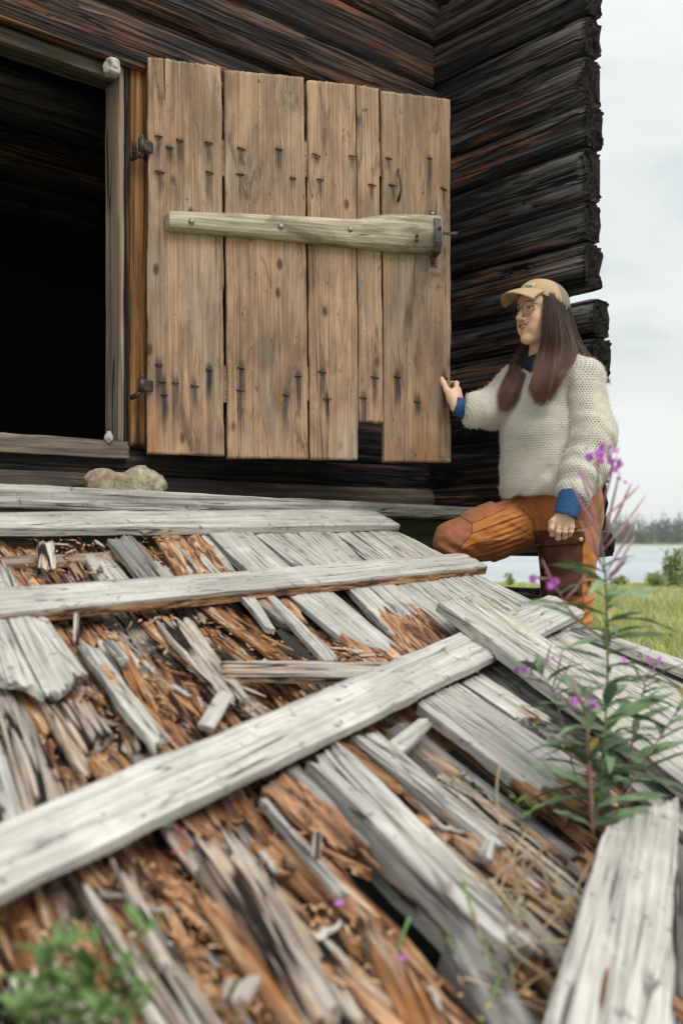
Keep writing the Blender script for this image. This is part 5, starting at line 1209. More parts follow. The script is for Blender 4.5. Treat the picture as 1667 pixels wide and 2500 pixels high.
fibr = s.noise(c, 420, 3, 0.7); base = s.ramp(fibr, (0.3, (0.53, 0.475, 0.40)), (0.7, (0.80, 0.745, 0.66)))
rowb = s.noise(s.mapv(kv, (0.4, 26, 1)), 1, 2, 0.5); base = s.mix(s.ramp(rowb, (0.38, 0.35), (0.6, 0.0)), base, (0.42, 0.39, 0.35))
base = s.mix(s.math('MULTIPLY', hole, 0.85), base, (0.085, 0.075, 0.068))
hgt = s.math('SUBTRACT', s.math('MULTIPLY', fibr, 0.25), s.math('MULTIPLY', hole, 1.0))
M_WOOL = s.done(base, 0.95, s.bump(hgt, 0.8, 0.004), Sheen_Weight=0.35)
sweater = link('sweater', mesh_np('sweater', v, f, True, {'knit': knit}), M_WOOL, person)
NS = vnormals(v, f); sw_v = v
# wool fuzz
rz = np.random.default_rng(5); pick = rz.integers(0, len(v), 13000); p0 = v[pick]; n0 = NS[pick]+rz.normal(size=(len(pick), 3))*0.65; n0 /= np.linalg.norm(n0, axis=1, keepdims=True)
L_ = rz.uniform(0.003, 0.011, len(pick))[:, None]; sd_ = np.cross(n0, rz.normal(size=n0.shape)); sd_ /= np.linalg.norm(sd_, axis=1, keepdims=True)
tri = np.stack([p0-sd_*0.00045, p0+sd_*0.00045, p0+n0*L_*0.6+sd_*L_*0.25, p0+n0*L_+sd_*L_*0.6], 1)
b0 = np.arange(len(pick))[:, None]*4; ff_ = np.concatenate([b0+np.array([[0, 1, 2]]), b0+np.array([[1, 3, 2]])])
fz = link('wool_fuzz', mesh_np('wool_fuzz', tri.reshape(-1, 3), ff_, False), plain('wool_hair', (0.66, 0.63, 0.58), 0.9), sweater); fz['kind'] = 'stuff'
SWB = BVHTree.FromPolygons([tuple(x) for x in v.tolist()], f.tolist())

# ---- shirt: collar and cuffs
M_BLUE = NT('blue_shirt_cloth'); c = M_BLUE.coord(False); n1 = M_BLUE.noise(c, 260, 3, 0.7); M_BLUE = M_BLUE.done(M_BLUE.ramp(n1, (0.3, (0.012, 0.045, 0.125)), (0.7, (0.035, 0.115, 0.27))), 0.85, M_BLUE.bump(n1, 0.3, 0.002))
M_NAVY = plain('navy_collar_cloth', (0.016, 0.017, 0.038), 0.85)
def cuff_fn(p):
    a = rcone(p, hp(1395, 1212, LD+.022), hp(1381, 1256, LD+.002), 0.046, 0.044); ax = V3(hp(1381, 1254, LD))-V3(hp(1396, 1205, LD)); ax /= np.linalg.norm(ax)
    a = smax(a, (p-V3(hp(1379, 1259, LD)))@ax+0.002*np.sin(p[:, 0]*200), 0.004)
    a = smax(a, -rcone(p, hp(1386, 1245, LD+.006), hp(1374, 1280, LD-.004), 0.038, 0.040), 0.003)
    return a - 0.0016*fbm(p[:, 0]*40, p[:, 1]*40, p[:, 2]*60, 5, 2)
def cuff2_fn(p):
    a = rcone(p, hp(1145, 1001, DE-.062), hp(1112, 992, DE-.055), 0.038, 0.036); ax = V3(hp(1108, 989, DE))-V3(hp(1145, 1001, DE)); ax /= np.linalg.norm(ax)
    a = smax(a, (p-V3(hp(1109, 991, DE-.055)))@ax, 0.004); a = smax(a, -rcone(p, hp(1122, 995, DE-.06), hp(1095, 988, DE-.05), 0.029, 0.032), 0.003)
    return a - 0.0016*fbm(p[:, 0]*40, p[:, 1]*40, p[:, 2]*60, 5, 2)
def collar_fn(p):
    a = rcone(p, B(1313, 862, -.01), B(1316, 895, -.005), 0.064, 0.076); a = smax(a, -(a+0.008), 0.002); return smax(a, p[:, 2]-(B(1313, 866).z+0.35*(p[:, 0]-B(1313, 866).x)), 0.004)
for fn, pts, mt, nm in ((cuff_fn, [hp(1345, 1190, LD-.03), hp(1420, 1270, LD+.06)], M_BLUE, 'shirt_cuff'), (cuff2_fn, [hp(1100, 965, DE-.1), hp(1150, 1030, DE)], M_BLUE, 'shirt_cuff'), (collar_fn, [B(1265, 840, -.08), B(1370, 910, .08)], M_NAVY, 'shirt_collar')):
    lo, hi = near_box(pts, 0.02); v, f = nets(fn, lo, hi, 0.0026); link(nm, mesh_np(nm, v, f), mt, person)

# ---- trousers
def tr_fn(p):
    d = ell(p, B(1362, 1205, .0), (0.170, 0.138, 0.165), FR)
    th = rcone(p, B(1322, 1268, .05), B(1190, 1300, -.02), 0.118, 0.106); th = smin(th, rcone(p, B(1190, 1300, -.02), B(1108, 1322, -.05), 0.104, 0.080), 0.03)
    sh = rcone(p, B(1110, 1328, -.04), B(1118, 1590, .02), 0.076, 0.060); r = smin(th, sh, 0.03)
    l = rcone(p, B(1392, 1268, -.06), B(1386, 1440, -.07), 0.122, 0.092); l = smin(l, rcone(p, B(1386, 1440, -.07), B(1398, 1770, -.03), 0.090, 0.070), 0.04)
    x, y = 833.5+F*p[:, 0]/3.66, 1320-F*(p[:, 2]-H)/3.66
    # creases: fine diagonal ones on the thigh, bunching at the knee and behind the lower leg
    r = r - 0.0042*np.sin(x*0.16+y*0.46+2*fbm(x*0.02, y*0.02, 0, 5, 2))*np.exp(-((x-1235)/45)**2) - 0.007*fbm(x*0.035, y*0.05, p[:, 1]*4, 71, 3) - 0.006*np.sin(x*0.11-y*0.20)*np.exp(-((x-1105)/38)**2-((y-1345)/26)**2)
    l = l - 0.004*np.sin(y*0.24+0.05*x+2*fbm(x*0.03, y*0.01, 0, 8, 2))*(sstep(1425, 1475, y)) - 0.009*fbm(x*0.02, y*0.022, p[:, 1]*6, 73, 3) - 0.0035*np.sin(x*0.10+y*0.13)*np.exp(-((x-1370)/60)**2-((y-1400)/70)**2)
    d = smin(d, l, 0.05); d = smin(d, r, 0.016)
    return smax(d, p[:, 2]-(H+0.20), 0.01)
v, f = nets(tr_fn, [0.30, 3.35, 0.06], [1.16, 4.0, H+0.23], 0.0048)
x, y = px_of(v)
def polymask(x, y, poly):
    c = np.zeros(len(x), bool); j = len(poly)-1
    for i in range(len(poly)):
        (xi, yi), (xj, yj) = poly[i], poly[j]
        c ^= ((yi > y) != (yj > y)) & (x < (xj-xi)*(y-yi)/((yj-yi) if yj != yi else 1e-9)+xi); j = i
    return c
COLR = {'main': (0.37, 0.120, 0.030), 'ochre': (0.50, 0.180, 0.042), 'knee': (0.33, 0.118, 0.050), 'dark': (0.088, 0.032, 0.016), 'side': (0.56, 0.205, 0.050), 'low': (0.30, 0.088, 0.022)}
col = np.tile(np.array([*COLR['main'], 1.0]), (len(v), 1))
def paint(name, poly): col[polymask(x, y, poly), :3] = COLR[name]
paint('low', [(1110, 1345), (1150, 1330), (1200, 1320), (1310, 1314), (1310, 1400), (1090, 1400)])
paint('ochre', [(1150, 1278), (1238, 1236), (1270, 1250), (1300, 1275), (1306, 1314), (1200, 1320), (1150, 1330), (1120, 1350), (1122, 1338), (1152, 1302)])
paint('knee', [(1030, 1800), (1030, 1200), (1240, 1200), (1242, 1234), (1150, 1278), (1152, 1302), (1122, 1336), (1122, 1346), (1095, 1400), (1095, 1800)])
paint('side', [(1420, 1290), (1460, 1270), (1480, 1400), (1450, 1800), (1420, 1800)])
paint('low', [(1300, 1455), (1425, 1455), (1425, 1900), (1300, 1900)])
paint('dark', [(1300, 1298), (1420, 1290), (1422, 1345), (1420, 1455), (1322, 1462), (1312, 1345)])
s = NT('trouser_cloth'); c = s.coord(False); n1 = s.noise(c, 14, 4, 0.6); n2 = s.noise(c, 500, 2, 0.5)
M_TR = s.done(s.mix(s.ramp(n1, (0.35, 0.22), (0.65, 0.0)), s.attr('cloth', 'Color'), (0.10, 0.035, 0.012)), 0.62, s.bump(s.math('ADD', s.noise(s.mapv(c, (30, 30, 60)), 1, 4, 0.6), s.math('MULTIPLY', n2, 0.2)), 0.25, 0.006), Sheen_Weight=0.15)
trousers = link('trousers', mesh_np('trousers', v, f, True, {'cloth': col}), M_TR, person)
TB = BVHTree.FromPolygons([tuple(q) for q in v.tolist()], f.tolist())
def on_tr(px, py, off=0.0):
    o = Vector((0, 0, H)); r = ray(px, py).normalized(); hit = TB.ray_cast(o, r)
    if hit[0] is None: return P(px, py, 3.6)
    return hit[0]+hit[1]*off*(1 if hit[1].dot(r) < 0 else -1)
M_SEAM = plain('seam_thread', (0.075, 0.026, 0.012), 0.8)
def seam(pts, r=0.0011, mat=M_SEAM, name='seam', parent=trousers, off=0.0006):
    dense = []
    for (a, b) in zip(pts, pts[1:]):
        n = max(2, int(math.hypot(b[0]-a[0], b[1]-a[1])/5)); dense += [on_tr(a[0]+(b[0]-a[0])*i/n, a[1]+(b[1]-a[1])*i/n, off) for i in range(n)]
    dense.append(on_tr(*pts[-1], off)); s = Soup(); s.tube(dense, r, 5); return link(name, s.mesh(name, True), mat, parent)
seam([(1120, 1258), (1135, 1268), (1152, 1278)]); seam([(1152, 1278), (1200, 1258), (1240, 1236)]); seam([(1152, 1278), (1152, 1302), (1122, 1336), (1124, 1342)])
seam([(1152, 1302), (1195, 1286), (1240, 1270), (1282, 1256)]); seam([(1128, 1345), (1150, 1330), (1200, 1320), (1298, 1315)]); seam([(1240, 1275), (1270, 1292), (1302, 1312)], 0.0009)
seam([(1300, 1296), (1360, 1294), (1420, 1288), (1462, 1276)]); seam([(1265, 1235), (1285, 1255), (1300, 1270), (1301, 1300)])
def patch(poly, n, off, mat, name, th=0.003):
    """cloth patch lying on the trousers; poly: 4 corners in photo pixels"""
    a, b, c, d = poly; top = []; V_ = []
    for i in range(n+1):
        for k in range(n+1):
            s_, t_ = i/n, k/n; X = (a[0]*(1-t_)+b[0]*t_)*(1-s_)+(d[0]*(1-t_)+c[0]*t_)*s_; Y = (a[1]*(1-t_)+b[1]*t_)*(1-s_)+(d[1]*(1-t_)+c[1]*t_)*s_
            V_.append(on_tr(X, Y, off))
    m = len(V_); nn = Vector((0, 1, 0)); V_ += [q+nn*(off+th) for q in V_]
    f_ = [[i*(n+1)+k, i*(n+1)+k+1, (i+1)*(n+1)+k+1, (i+1)*(n+1)+k] for i in range(n) for k in range(n)]
    f_ += [[q+m for q in x_][::-1] for x_ in f_]
    e = [i for i in range(n+1)]+[i*(n+1)+n for i in range(1, n+1)]+[n*(n+1)+k for k in range(n-1, -1, -1)]+[i*(n+1) for i in range(n-1, 0, -1)]
    f_ += [[e[i], e[i-1], e[i-1]+m, e[i]+m] for i in range(len(e))]
    return link(name, mesh_np(name, np.array([tuple(q) for q in V_]), f_, True), mat, trousers)
sd = NT('dark_pocket_cloth'); c = sd.coord(False); n1 = sd.noise(c, 16, 4, 0.6); M_POCK = sd.done(sd.ramp(n1, (0.35, (0.070, 0.026, 0.014)), (0.65, (0.115, 0.042, 0.020))), 0.6, sd.bump(sd.noise(sd.mapv(c, (30, 30, 60)), 1, 3), 0.3, 0.005))
patch([(1312, 1334), (1414, 1328), (1412, 1450), (1324, 1456)], 16, 0.004, M_POCK, 'cargo_pocket')
patch([(1302, 1301), (1424, 1297), (1426, 1324), (1310, 1337)], 14, 0.009, M_POCK, 'pocket_flap')
def disc(name, q, r, nrm, mat, parent, h=0.002):
    s = Soup(); s.tube([q-nrm*h, q+nrm*h, q+nrm*h*1.6], [r, r, r*0.6], 14); return link(name, s.mesh(name), mat, parent)
M_BRASS = plain('brass_snap', (0.55, 0.48, 0.33), 0.35, Metallic=0.8)
q = on_tr(1414, 1316, 0.013); disc('snap_button', q, 0.0082, Vector((-0.1, -0.99, 0)), M_BRASS, trousers); q = on_tr(1314, 1325, 0.013); disc('snap_button', q, 0.006, Vector((-0.3, -0.95, 0)), M_IRON, trousers)
q = on_tr(1436, 1424, 0.004); s = Soup(); s.box(q, 0.009, 0.006, 0.016); link('zip_pull', s.mesh('zip_pull'), plain('black_rubber', (0.01, 0.01, 0.01), 0.5), trousers)
tx_ = bpy.data.curves.new('pocket_lettering', 'FONT'); tx_.body = 'G-1000'; tx_.size = 0.0125; tx_.extrude = 0.0003
to = bpy.data.objects.new('tmp_text', tx_); COL.objects.link(to); dg = bpy.context.evaluated_depsgraph_get(); dg.update(); mt = bpy.data.meshes.new_from_object(to.evaluated_get(dg)); bpy.data.objects.remove(to)
qa, qb = on_tr(1397, 1298, 0.010), on_tr(1424, 1296, 0.010); X_ = (qb-qa).normalized(); Y_ = Vector((-0.05, 0.1, 1)); Y_ = (Y_-X_*Y_.dot(X_)).normalized(); Z_ = X_.cross(Y_)
mt.materials.clear(); link('pocket_lettering', mt, plain('pale_embroidery', (0.55, 0.42, 0.30), 0.8), trousers, Matrix(((X_.x, Y_.x, Z_.x, qa.x), (X_.y, Y_.y, Z_.y, qa.y), (X_.z, Y_.z, Z_.z, qa.z), (0, 0, 0, 1))))
# ---- boots
def boot(name, ank, toe_dir, z0):
    t = Vector(toe_dir).normalized(); a = Vector(ank); g = Vector((a.x, a.y, z0))
    def fn(p):
        d = rcone(p, a+UP*0.05, g+UP*0.055, 0.062, 0.048); d = smin(d, rcone(p, g+UP*0.042-t*0.03, g+UP*0.038+t*0.14, 0.042, 0.036), 0.03)
        return smax(d, z0-p[:, 2], 0.008)
    lo, hi = near_box([a+UP*0.12, g-t*0.08-UP*0.01, g+t*0.19], 0.05); v, f = nets(fn, lo, hi, 0.006); return link(name, mesh_np(name, v, f), plain('brown_boot_leather', (0.06, 0.035, 0.02), 0.6) if 'brown_boot_leather' not in bpy.data.materials else bpy.data.materials['brown_boot_leather'], person)
boot('boot', B(1398, 1745, -.03), (-0.5, -0.85, 0), 0.0)
ra_ = B(1118, 1575, .02); boot('boot', ra_, (-0.8, -0.5, 0), ra_.z-0.085)
s = Soup(); s.box((ra_.x-0.05, ra_.y-0.02, (ra_.z-0.087)/2), 0.36, 0.26, ra_.z-0.087); so = link('timber_block', s.mesh('timber_block'), M_DGREY)
tag(so, 'squared timber block under the raised foot behind the ramp edge', 'block')

# ---- cap
def cap_fn(p):
    q = (p-V3(HO)) @ hf
    a = ell(q, (-0.010, 0, 0.040), (0.108, 0.088, 0.096)); a = smin(a, ell(q, (0.035, 0, 0.075), (0.058, 0.062, 0.048)), 0.03)
    a = smax(a, -(a+0.0045), 0.001)
    pl = 0.032+0.40*q[:, 0] - 0.02*np.clip(-q[:, 0]*10, 0, 1)
    return smax(a, pl-q[:, 2], 0.003)
v, f = nets(cap_fn, np.array(HO)-[.15, .15, .06], np.array(HO)+[.15, .15, .15], 0.0022)
ql = (v-np.array(HO)) @ hf; front = sstep(-0.020, -0.017, ql[:, 0]-0.18*(ql[:, 2]-0.06))
s = NT('cap_cloth'); c = s.coord(False); mesh_n = s.vor(c, 420, 'F1', 0.2); n2 = s.noise(c, 300, 2)
M_CAP = s.done(s.mix(s.attr('front'), s.ramp(mesh_n, (0.25, (0.11, 0.105, 0.080)), (0.6, (0.28, 0.265, 0.21))), s.ramp(n2, (0.3, (0.41, 0.285, 0.165)), (0.7, (0.53, 0.385, 0.235)))), 0.8, s.bump(n2, 0.2, 0.001))
cap = link('cap', mesh_np('cap', v, f, True, {'front': front}), M_CAP, person)
CB = BVHTree.FromPolygons([tuple(q) for q in v.tolist()], f.tolist())
V_ = []; nb_, mb_ = 26, 14
for j in range(2):
    for i in range(mb_+1):
        for k in range(nb_+1):
            s_, t_ = i/mb_, -1+2*k/nb_; an = t_*1.15
            fb, lb = 0.018+0.074*math.cos(an), 0.079*math.sin(an)
            fo, lo_ = 0.020+0.158*max(0, math.cos(an*0.98))**0.62, 0.088*math.sin(an*1.02)
            Fv = fb+(fo-fb)*s_; Lv = lb+(lo_-lb)*s_; u0 = 0.050+0.36*fb+0.004
            Uv = u0 - 0.002 - 0.024*s_*s_ - 0.006*s_ - 1.5*Lv*Lv*s_ - j*0.0035
            V_.append(hl(Fv, Lv, Uv))
m_ = (nb_+1)*(mb_+1); f_ = [[i*(nb_+1)+k, i*(nb_+1)+k+1, (i+1)*(nb_+1)+k+1, (i+1)*(nb_+1)+k] for i in range(mb_) for k in range(nb_)]
f_ = [q[::-1] for q in f_]+[[a+m_ for a in q] for q in f_]; e = [mb_*(nb_+1)+k for k in range(nb_+1)]; f_ += [[e[k], e[k+1], e[k+1]+m_, e[k]+m_] for k in range(nb_)]
link('brim', mesh_np('brim', np.array([tuple(q) for q in V_]), f_, True, {'front': np.ones(len(V_))}), M_CAP, cap)
def on_cap(px, py, off):
    hit = CB.ray_cast(Vector((0, 0, H)), ray(px, py).normalized()); return (hit[0]+hit[1]*off*(1 if hit[1].y < 0 else -1)) if hit[0] else P(px, py, 3.6)
def cappatch(poly, off, mat, name, n=5):
    a, b, c, d = poly; V_ = []
    for i in range(n+1):
        for k in range(n+1):
            s_, t_ = i/n, k/n; V_.append(on_cap((a[0]*(1-t_)+b[0]*t_)*(1-s_)+(d[0]*(1-t_)+c[0]*t_)*s_, (a[1]*(1-t_)+b[1]*t_)*(1-s_)+(d[1]*(1-t_)+c[1]*t_)*s_, off))
    m = len(V_); V_ += [q+Vector((0, off+0.0008, 0)) for q in V_]; f_ = [[i*(n+1)+k, i*(n+1)+k+1, (i+1)*(n+1)+k+1, (i+1)*(n+1)+k] for i in range(n) for k in range(n)]; f_ += [[q+m for q in x_][::-1] for x_ in f_]
    e = [i for i in range(n+1)]+[i*(n+1)+n for i in range(1, n+1)]+[n*(n+1)+k for k in range(n-1, -1, -1)]+[i*(n+1) for i in range(n-1, 0, -1)]
    f_ += [[e[i], e[i-1], e[i-1]+m, e[i]+m] for i in range(len(e))]
    return link(name, mesh_np(name, np.array([tuple(q) for q in V_]), f_, False), mat, cap)
cappatch([(1286, 693), (1306, 690), (1301, 704), (1279, 705)], 0.0012, plain('yellow_badge_cloth', (0.62, 0.50, 0.22), 0.8), 'badge')
M_BB = plain('blue_badge_print', (0.07, 0.18, 0.25), 0.8)
for i in range(5): cappatch([(1284.5+i*3.3, 697.5-(i % 2)*1.5), (1286.6+i*3.3, 697-(i % 2)*1.5), (1286+i*3.3, 702.5), (1283.8+i*3.3, 702.8)], 0.0030, M_BB, 'badge_print', 2)

# ---- glasses
M_RIM = plain('thin_grey_glasses_rim', (0.14, 0.13, 0.14), 0.35, Metallic=0.7)
gl_ = NT('glasses_lens'); t1 = gl_.n.new('ShaderNodeBsdfTransparent'); g1 = gl_.n.new('ShaderNodeBsdfGlossy'); g1.inputs['Roughness'].default_value = 0.05; mx = gl_.n.new('ShaderNodeMixShader'); mx.inputs[0].default_value = 0.10
gl_.l(t1.outputs[0], mx.inputs[1]); gl_.l(g1.outputs[0], mx.inputs[2]); gl_.l(mx.outputs[0], gl_.out.inputs[0]); M_LENS = gl_.m
rim_c = []
s = Soup()
for s_ in (-1, 1):
    c_ = Vector((0.096, 0.0335*s_, 0.0055)); nn = Vector((0.97, 0.23*s_, -0.08)).normalized(); a_ = nn.cross(Vector((0, 0, 1))).normalized(); b_ = a_.cross(nn)
    pts = [HM @ (c_+(a_*math.cos(t)+b_*math.sin(t)*1.02)*0.0262) for t in np.linspace(0, 2*math.pi, 37)]; s.tube(pts, 0.0011, 6, cap=False)
    rim_c.append((c_, a_, b_, nn, pts))
s.tube([hl(0.1005, -0.0085, 0.012), hl(0.104, 0, 0.0155), hl(0.1005, 0.0085, 0.012)], 0.0011, 6)
for s_ in (-1, 1):
    s.tube([hl(0.090, 0.0585*s_, 0.016), hl(0.084, 0.069*s_, 0.017), hl(0.03, 0.079*s_, 0.012), hl(-0.005, 0.081*s_, 0.010)], 0.0011, 6)
glasses = link('glasses', s.mesh('glasses', True), M_RIM, person)
for c_, a_, b_, nn, pts in rim_c:
    vv = [HM @ (c_+nn*0.0004)]+pts[:-1]; n = len(pts)-1; me = mesh_np('lens', np.array([tuple(q) for q in vv]), [[0, 1+i, 1+(i+1) % n] for i in range(n)], True); link('lens', me, M_LENS, glasses)
# ---- rings
M_SILV = plain('silver_ring', (0.75, 0.74, 0.72), 0.25, Metallic=0.9)
for (x_, y_, d_, ax_) in ((1363, 1290, -0.005, (-0.1, 1)), (1379, 1292, -0.004, (-0.1, 1))):
    c_ = hp(x_, y_, LD+d_); s = Soup(); s.tube([c_+Vector((math.cos(t), math.sin(t)*0.95, 0.08*math.cos(t)))*0.0106 for t in np.linspace(0, 2*math.pi, 25)], 0.0014, 6, cap=False)
    s.tube([c_+Vector((0, -0.0100, 0)), c_+Vector((0, -0.0135, 0))], [0.0042, 0.0025], 8); link('ring', s.mesh('ring', True), M_SILV, person)

# ---- hair
def tone_hair():
    s = NT('long_brown_hair'); col = s.ramp(s.attr('tone'), (0.0, (0.022, 0.013, 0.012)), (1.0, (0.44, 0.235, 0.13)), (0.38, (0.120, 0.052, 0.028)), (0.68, (0.26, 0.115, 0.056)))
    return s.done(col, 0.33, Specular_IOR_Level=0.55)
M_HAIR = tone_hair()
near = [[(1331,712,-.112),(1328,780,-.132),(1320,850,-.13),(1306,905,-.17),(1300,945,-.20),(1306,984,-.20)],
        [(1338,714,-.114),(1344,796,-.148),(1339,860,-.15),(1326,915,-.19),(1315,955,-.21),(1315,990,-.21)],
        [(1348,716,-.112),(1360,802,-.145),(1360,862,-.16),(1346,915,-.20),(1334,952,-.21),(1326,992,-.20)],
        [(1362,724,-.100),(1380,812,-.12),(1384,858,-.15),(1364,900,-.19),(1344,940,-.21),(1332,980,-.20)],
        [(1375,742,-.065),(1392,815,-.08),(1402,856,-.11),(1392,884,-.16),(1370,908,-.20),(1350,936,-.21)]]
back = [[(1376,750,-.05),(1392,812,-.06),(1408,856,-.07),(1418,880,-.05),(1428,898,-.01),(1438,912,.03)],
        [(1378,752,-.010),(1399,822,-.02),(1424,866,-.02),(1440,890,.00),(1450,905,.03),(1455,918,.05)],
        [(1380,756,.020),(1400,824,.02),(1428,868,.02),(1448,898,.03),(1464,922,.05),(1474,944,.06)]]
far = [[(1290,760,.05),(1284,830,.06),(1262,870,.03),(1243,915,.0),(1230,960,-.03),(1222,1000,-.04)],
       [(1296,780,.04),(1290,840,.05),(1272,880,.02),(1256,925,-.02),(1238,968,-.05),(1228,1008,-.06)],
       [(1302,800,.03),(1296,850,.03),(1284,890,-.02),(1270,925,-.05),(1250,960,-.07),(1236,990,-.07)]]
def gpt(g, t):
    n = len(g)-1; i = min(n-1, int(t*n)); u = t*n-i; pts = [B(*g[max(0, min(n, i+k))]) for k in (-1, 0, 1, 2)]
    a, b, c, d = pts; return 0.5*((2*b)+(-a+c)*u+(2*a-5*b+4*c-d)*u*u+(-a+3*b-3*c+d)*u*u*u)
rh = random.Random(9); hv = []; hf_ = []; ht = []
NSEG = 16
def strands(gs, n, spread, r0=0.00062, fly=0.0):
    dense = [[gpt(g, i/NSEG) for i in range(NSEG+1)] for g in gs]
    for k in range(n):
        w = rh.random()*(len(gs)-1); i = int(w); u = w-i; cl = math.floor(w*9+rh.random()*0.4); rc_ = random.Random(cl*13+len(gs)); ph = rc_.uniform(0, 6.28); ph2 = rh.uniform(0, 6.28)
        ox, oy = rh.gauss(0, 1)*spread, rh.gauss(0, 1)*spread; tl = rc_.uniform(0.84, 1.0)*rh.uniform(0.86, 1.05) if rh.random() < 0.75 else rh.uniform(0.5, 0.95); cox, coy = rc_.gauss(0, 0.007), rc_.gauss(0, 0.006); tn = 0.45*rc_.random()+0.55*rh.random(); fl = fly*(rh.random()**2)
        pts = []
        for q in range(NSEG+1):
            t = q/NSEG*min(1.0, tl); j = t*NSEG; a = int(min(NSEG-1, j)); z = j-a
            pA = dense[i][a].lerp(dense[i][a+1], z); pB = dense[i+1][a].lerp(dense[i+1][a+1], z); p = pA.lerp(pB, u)
            amp = 0.0075*t; wv = math.sin(t*12+ph)*amp + math.sin(t*19+ph2)*amp*(0.35+fl*6)
            gath = 1-0.35*t
            p = p+Vector((ox*gath*(0.4+t)+wv+cox*t*1.6, oy*gath*(0.4+t)+math.cos(t*9+ph)*amp+coy*t, fl*0.01*math.sin(t*5+ph2)))
            p = p+Vector((fl*rh.gauss(0, 0.0008)+fl*0.02*math.sin(t*6+ph2)*t, 0, 0))
            if t > 0.3:
                loc, nr, idx, dist = SWB.find_nearest(p)
                if loc is not None and ((p-loc).dot(nr) < 0.004) and dist < 0.12: p = loc+nr*(0.004+0.006*rc_.random()+0.006*rh.random())
            pts.append(p)
        b = len(hv); rad = r0*(0.7+0.6*rh.random())*(1-0.5*fl)
        for q, p in enumerate(pts):
            rr = rad*(1-0.6*q/NSEG)
            for (dx, dy) in ((1, 0), (-0.5, 0.87), (-0.5, -0.87)): hv.append((p.x+dx*rr, p.y+dy*rr, p.z))
            ht.extend([min(1, max(0, 0.10+0.38*(q/NSEG)+0.95*(tn-0.45)))]*3)
        for q in range(NSEG):
            for e in range(3): hf_.append((b+q*3+e, b+q*3+(e+1) % 3, b+q*3+3+(e+1) % 3, b+q*3+3+e))
strands(near, 3000, 0.0075); strands(back, 1100, 0.007); strands(far, 1500, 0.0070); strands(near, 160, 0.012, 0.0003, 1.0); strands(far, 130, 0.014, 0.0003, 1.0)
hair = link('hair', mesh_np('hair', np.array(hv), np.array(hf_), True, {'tone': np.array(ht)}), M_HAIR, person); hair['kind'] = 'stuff'
def hmass(p):
    d = None
    for g in near[1:]+back:
        c = [gpt(g, t) + Vector((0, 0.018, 0)) for t in (0, .2, .4, .55, .68, .78)]
        for a, b, r in zip(c, c[1:], (0.018, 0.019, 0.015, 0.010, 0.004)):
            e = rcone(p, a, b, r, r*0.92); d = e if d is None else smin(d, e, 0.012)
    for g in far:
        c = [gpt(g, t) + Vector((0, 0.012, 0)) for t in (0, .25, .5, .68, .78)]
        for a, b, r in zip(c, c[1:], (0.016, 0.014, 0.009, 0.004)): d = smin(d, rcone(p, a, b, r, r*0.9), 0.010)
    q = (p-V3(HO)) @ hf; sk_ = ell(q, (-0.022, 0, 0.026), (0.088, 0.082, 0.090)); d = smin(d, sk_, 0.015)
    bk_ = rcone(p, HM @ Vector((-0.065, 0, 0)), B(1400, 880, .06), 0.06, 0.045); d = smin(d, bk_, 0.03)
    return d + 0.0025*np.sin(p[:, 0]*420+4*fbm(p[:, 0]*20, p[:, 1]*20, p[:, 2]*6, 3, 2))
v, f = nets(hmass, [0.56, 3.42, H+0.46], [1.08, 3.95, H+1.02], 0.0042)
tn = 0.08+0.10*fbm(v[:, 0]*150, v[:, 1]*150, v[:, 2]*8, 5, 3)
link('hair_underlayer', mesh_np('hair_underlayer', v, f, True, {'tone': tn}), plain('dark_hair_base', (0.035, 0.020, 0.016), 0.9), hair)  # matte dark brown hair filling in beneath the strands
# ------------------------------------------------------------------ plants in the foreground
def leafmat(name, a, b, spec=0.3):
    s = NT(name); c = s.coord(); n1 = s.noise(c, 9, 3, 0.6); col = hsv_shift(s, s.ramp(n1, (0.3, a), (0.7, b)), 0.3); s.done(col, 0.55)
    tr = s.n.new('ShaderNodeBsdfTranslucent'); s.l(col, tr.inputs[0]); mx = s.n.new('ShaderNodeMixShader'); mx.inputs[0].default_value = 0.28
    s.l(s.b.outputs[0], mx.inputs[1]); s.l(tr.outputs[0], mx.inputs[2]); s.l(mx.outputs[0], s.out.inputs[0]); return s.m
M_LEAF = leafmat('fireweed_leaf', (0.17, 0.275, 0.15), (0.30, 0.42, 0.25)); M_LEAF2 = leafmat('weed_leaf', (0.10, 0.20, 0.065), (0.22, 0.35, 0.12)); M_YEL = leafmat('yellowing_leaf', (0.30, 0.24, 0.06), (0.42, 0.30, 0.10))
M_STEM = plain('reddish_stem', (0.30, 0.17, 0.13), 0.6); M_GSTEM = plain('green_stem', (0.20, 0.24, 0.10), 0.6); M_POD = leafmat('pink_seed_pod', (0.42, 0.20, 0.26), (0.60, 0.36, 0.40))
M_PETAL = leafmat('magenta_petal', (0.48, 0.10, 0.55), (0.68, 0.24, 0.74)); M_STRAW = leafmat('dry_straw', (0.42, 0.32, 0.20), (0.62, 0.50, 0.34))
def leaf_mesh(name, w, droop, fold, n=9, mat=None, tip=1.0):
    v = []; f = []
    for i in range(n+1):
        t = i/n; ww = w*(math.sin(math.pi*min(1, t*0.97+0.03))**0.8)*(1-0.35*t*tip)/0.85; z = -droop*t*t+0.18*droop*t
        for e in (-1, -0.5, 0, 0.5, 1): v.append((t, e*ww*0.5, z+fold*abs(e)*ww*0.5+0.012*math.sin(t*17+e*2)*abs(e)))
    f = [[i*5+k, (i+1)*5+k, (i+1)*5+k+1, i*5+k+1] for i in range(n) for k in range(4)]
    m = len(v); v += [(x, y, z-0.006) for x, y, z in v]; f += [[q+m for q in x][::-1] for x in f]
    me = mesh_np(name, np.array(v), f, True); me.materials.append(mat); return me
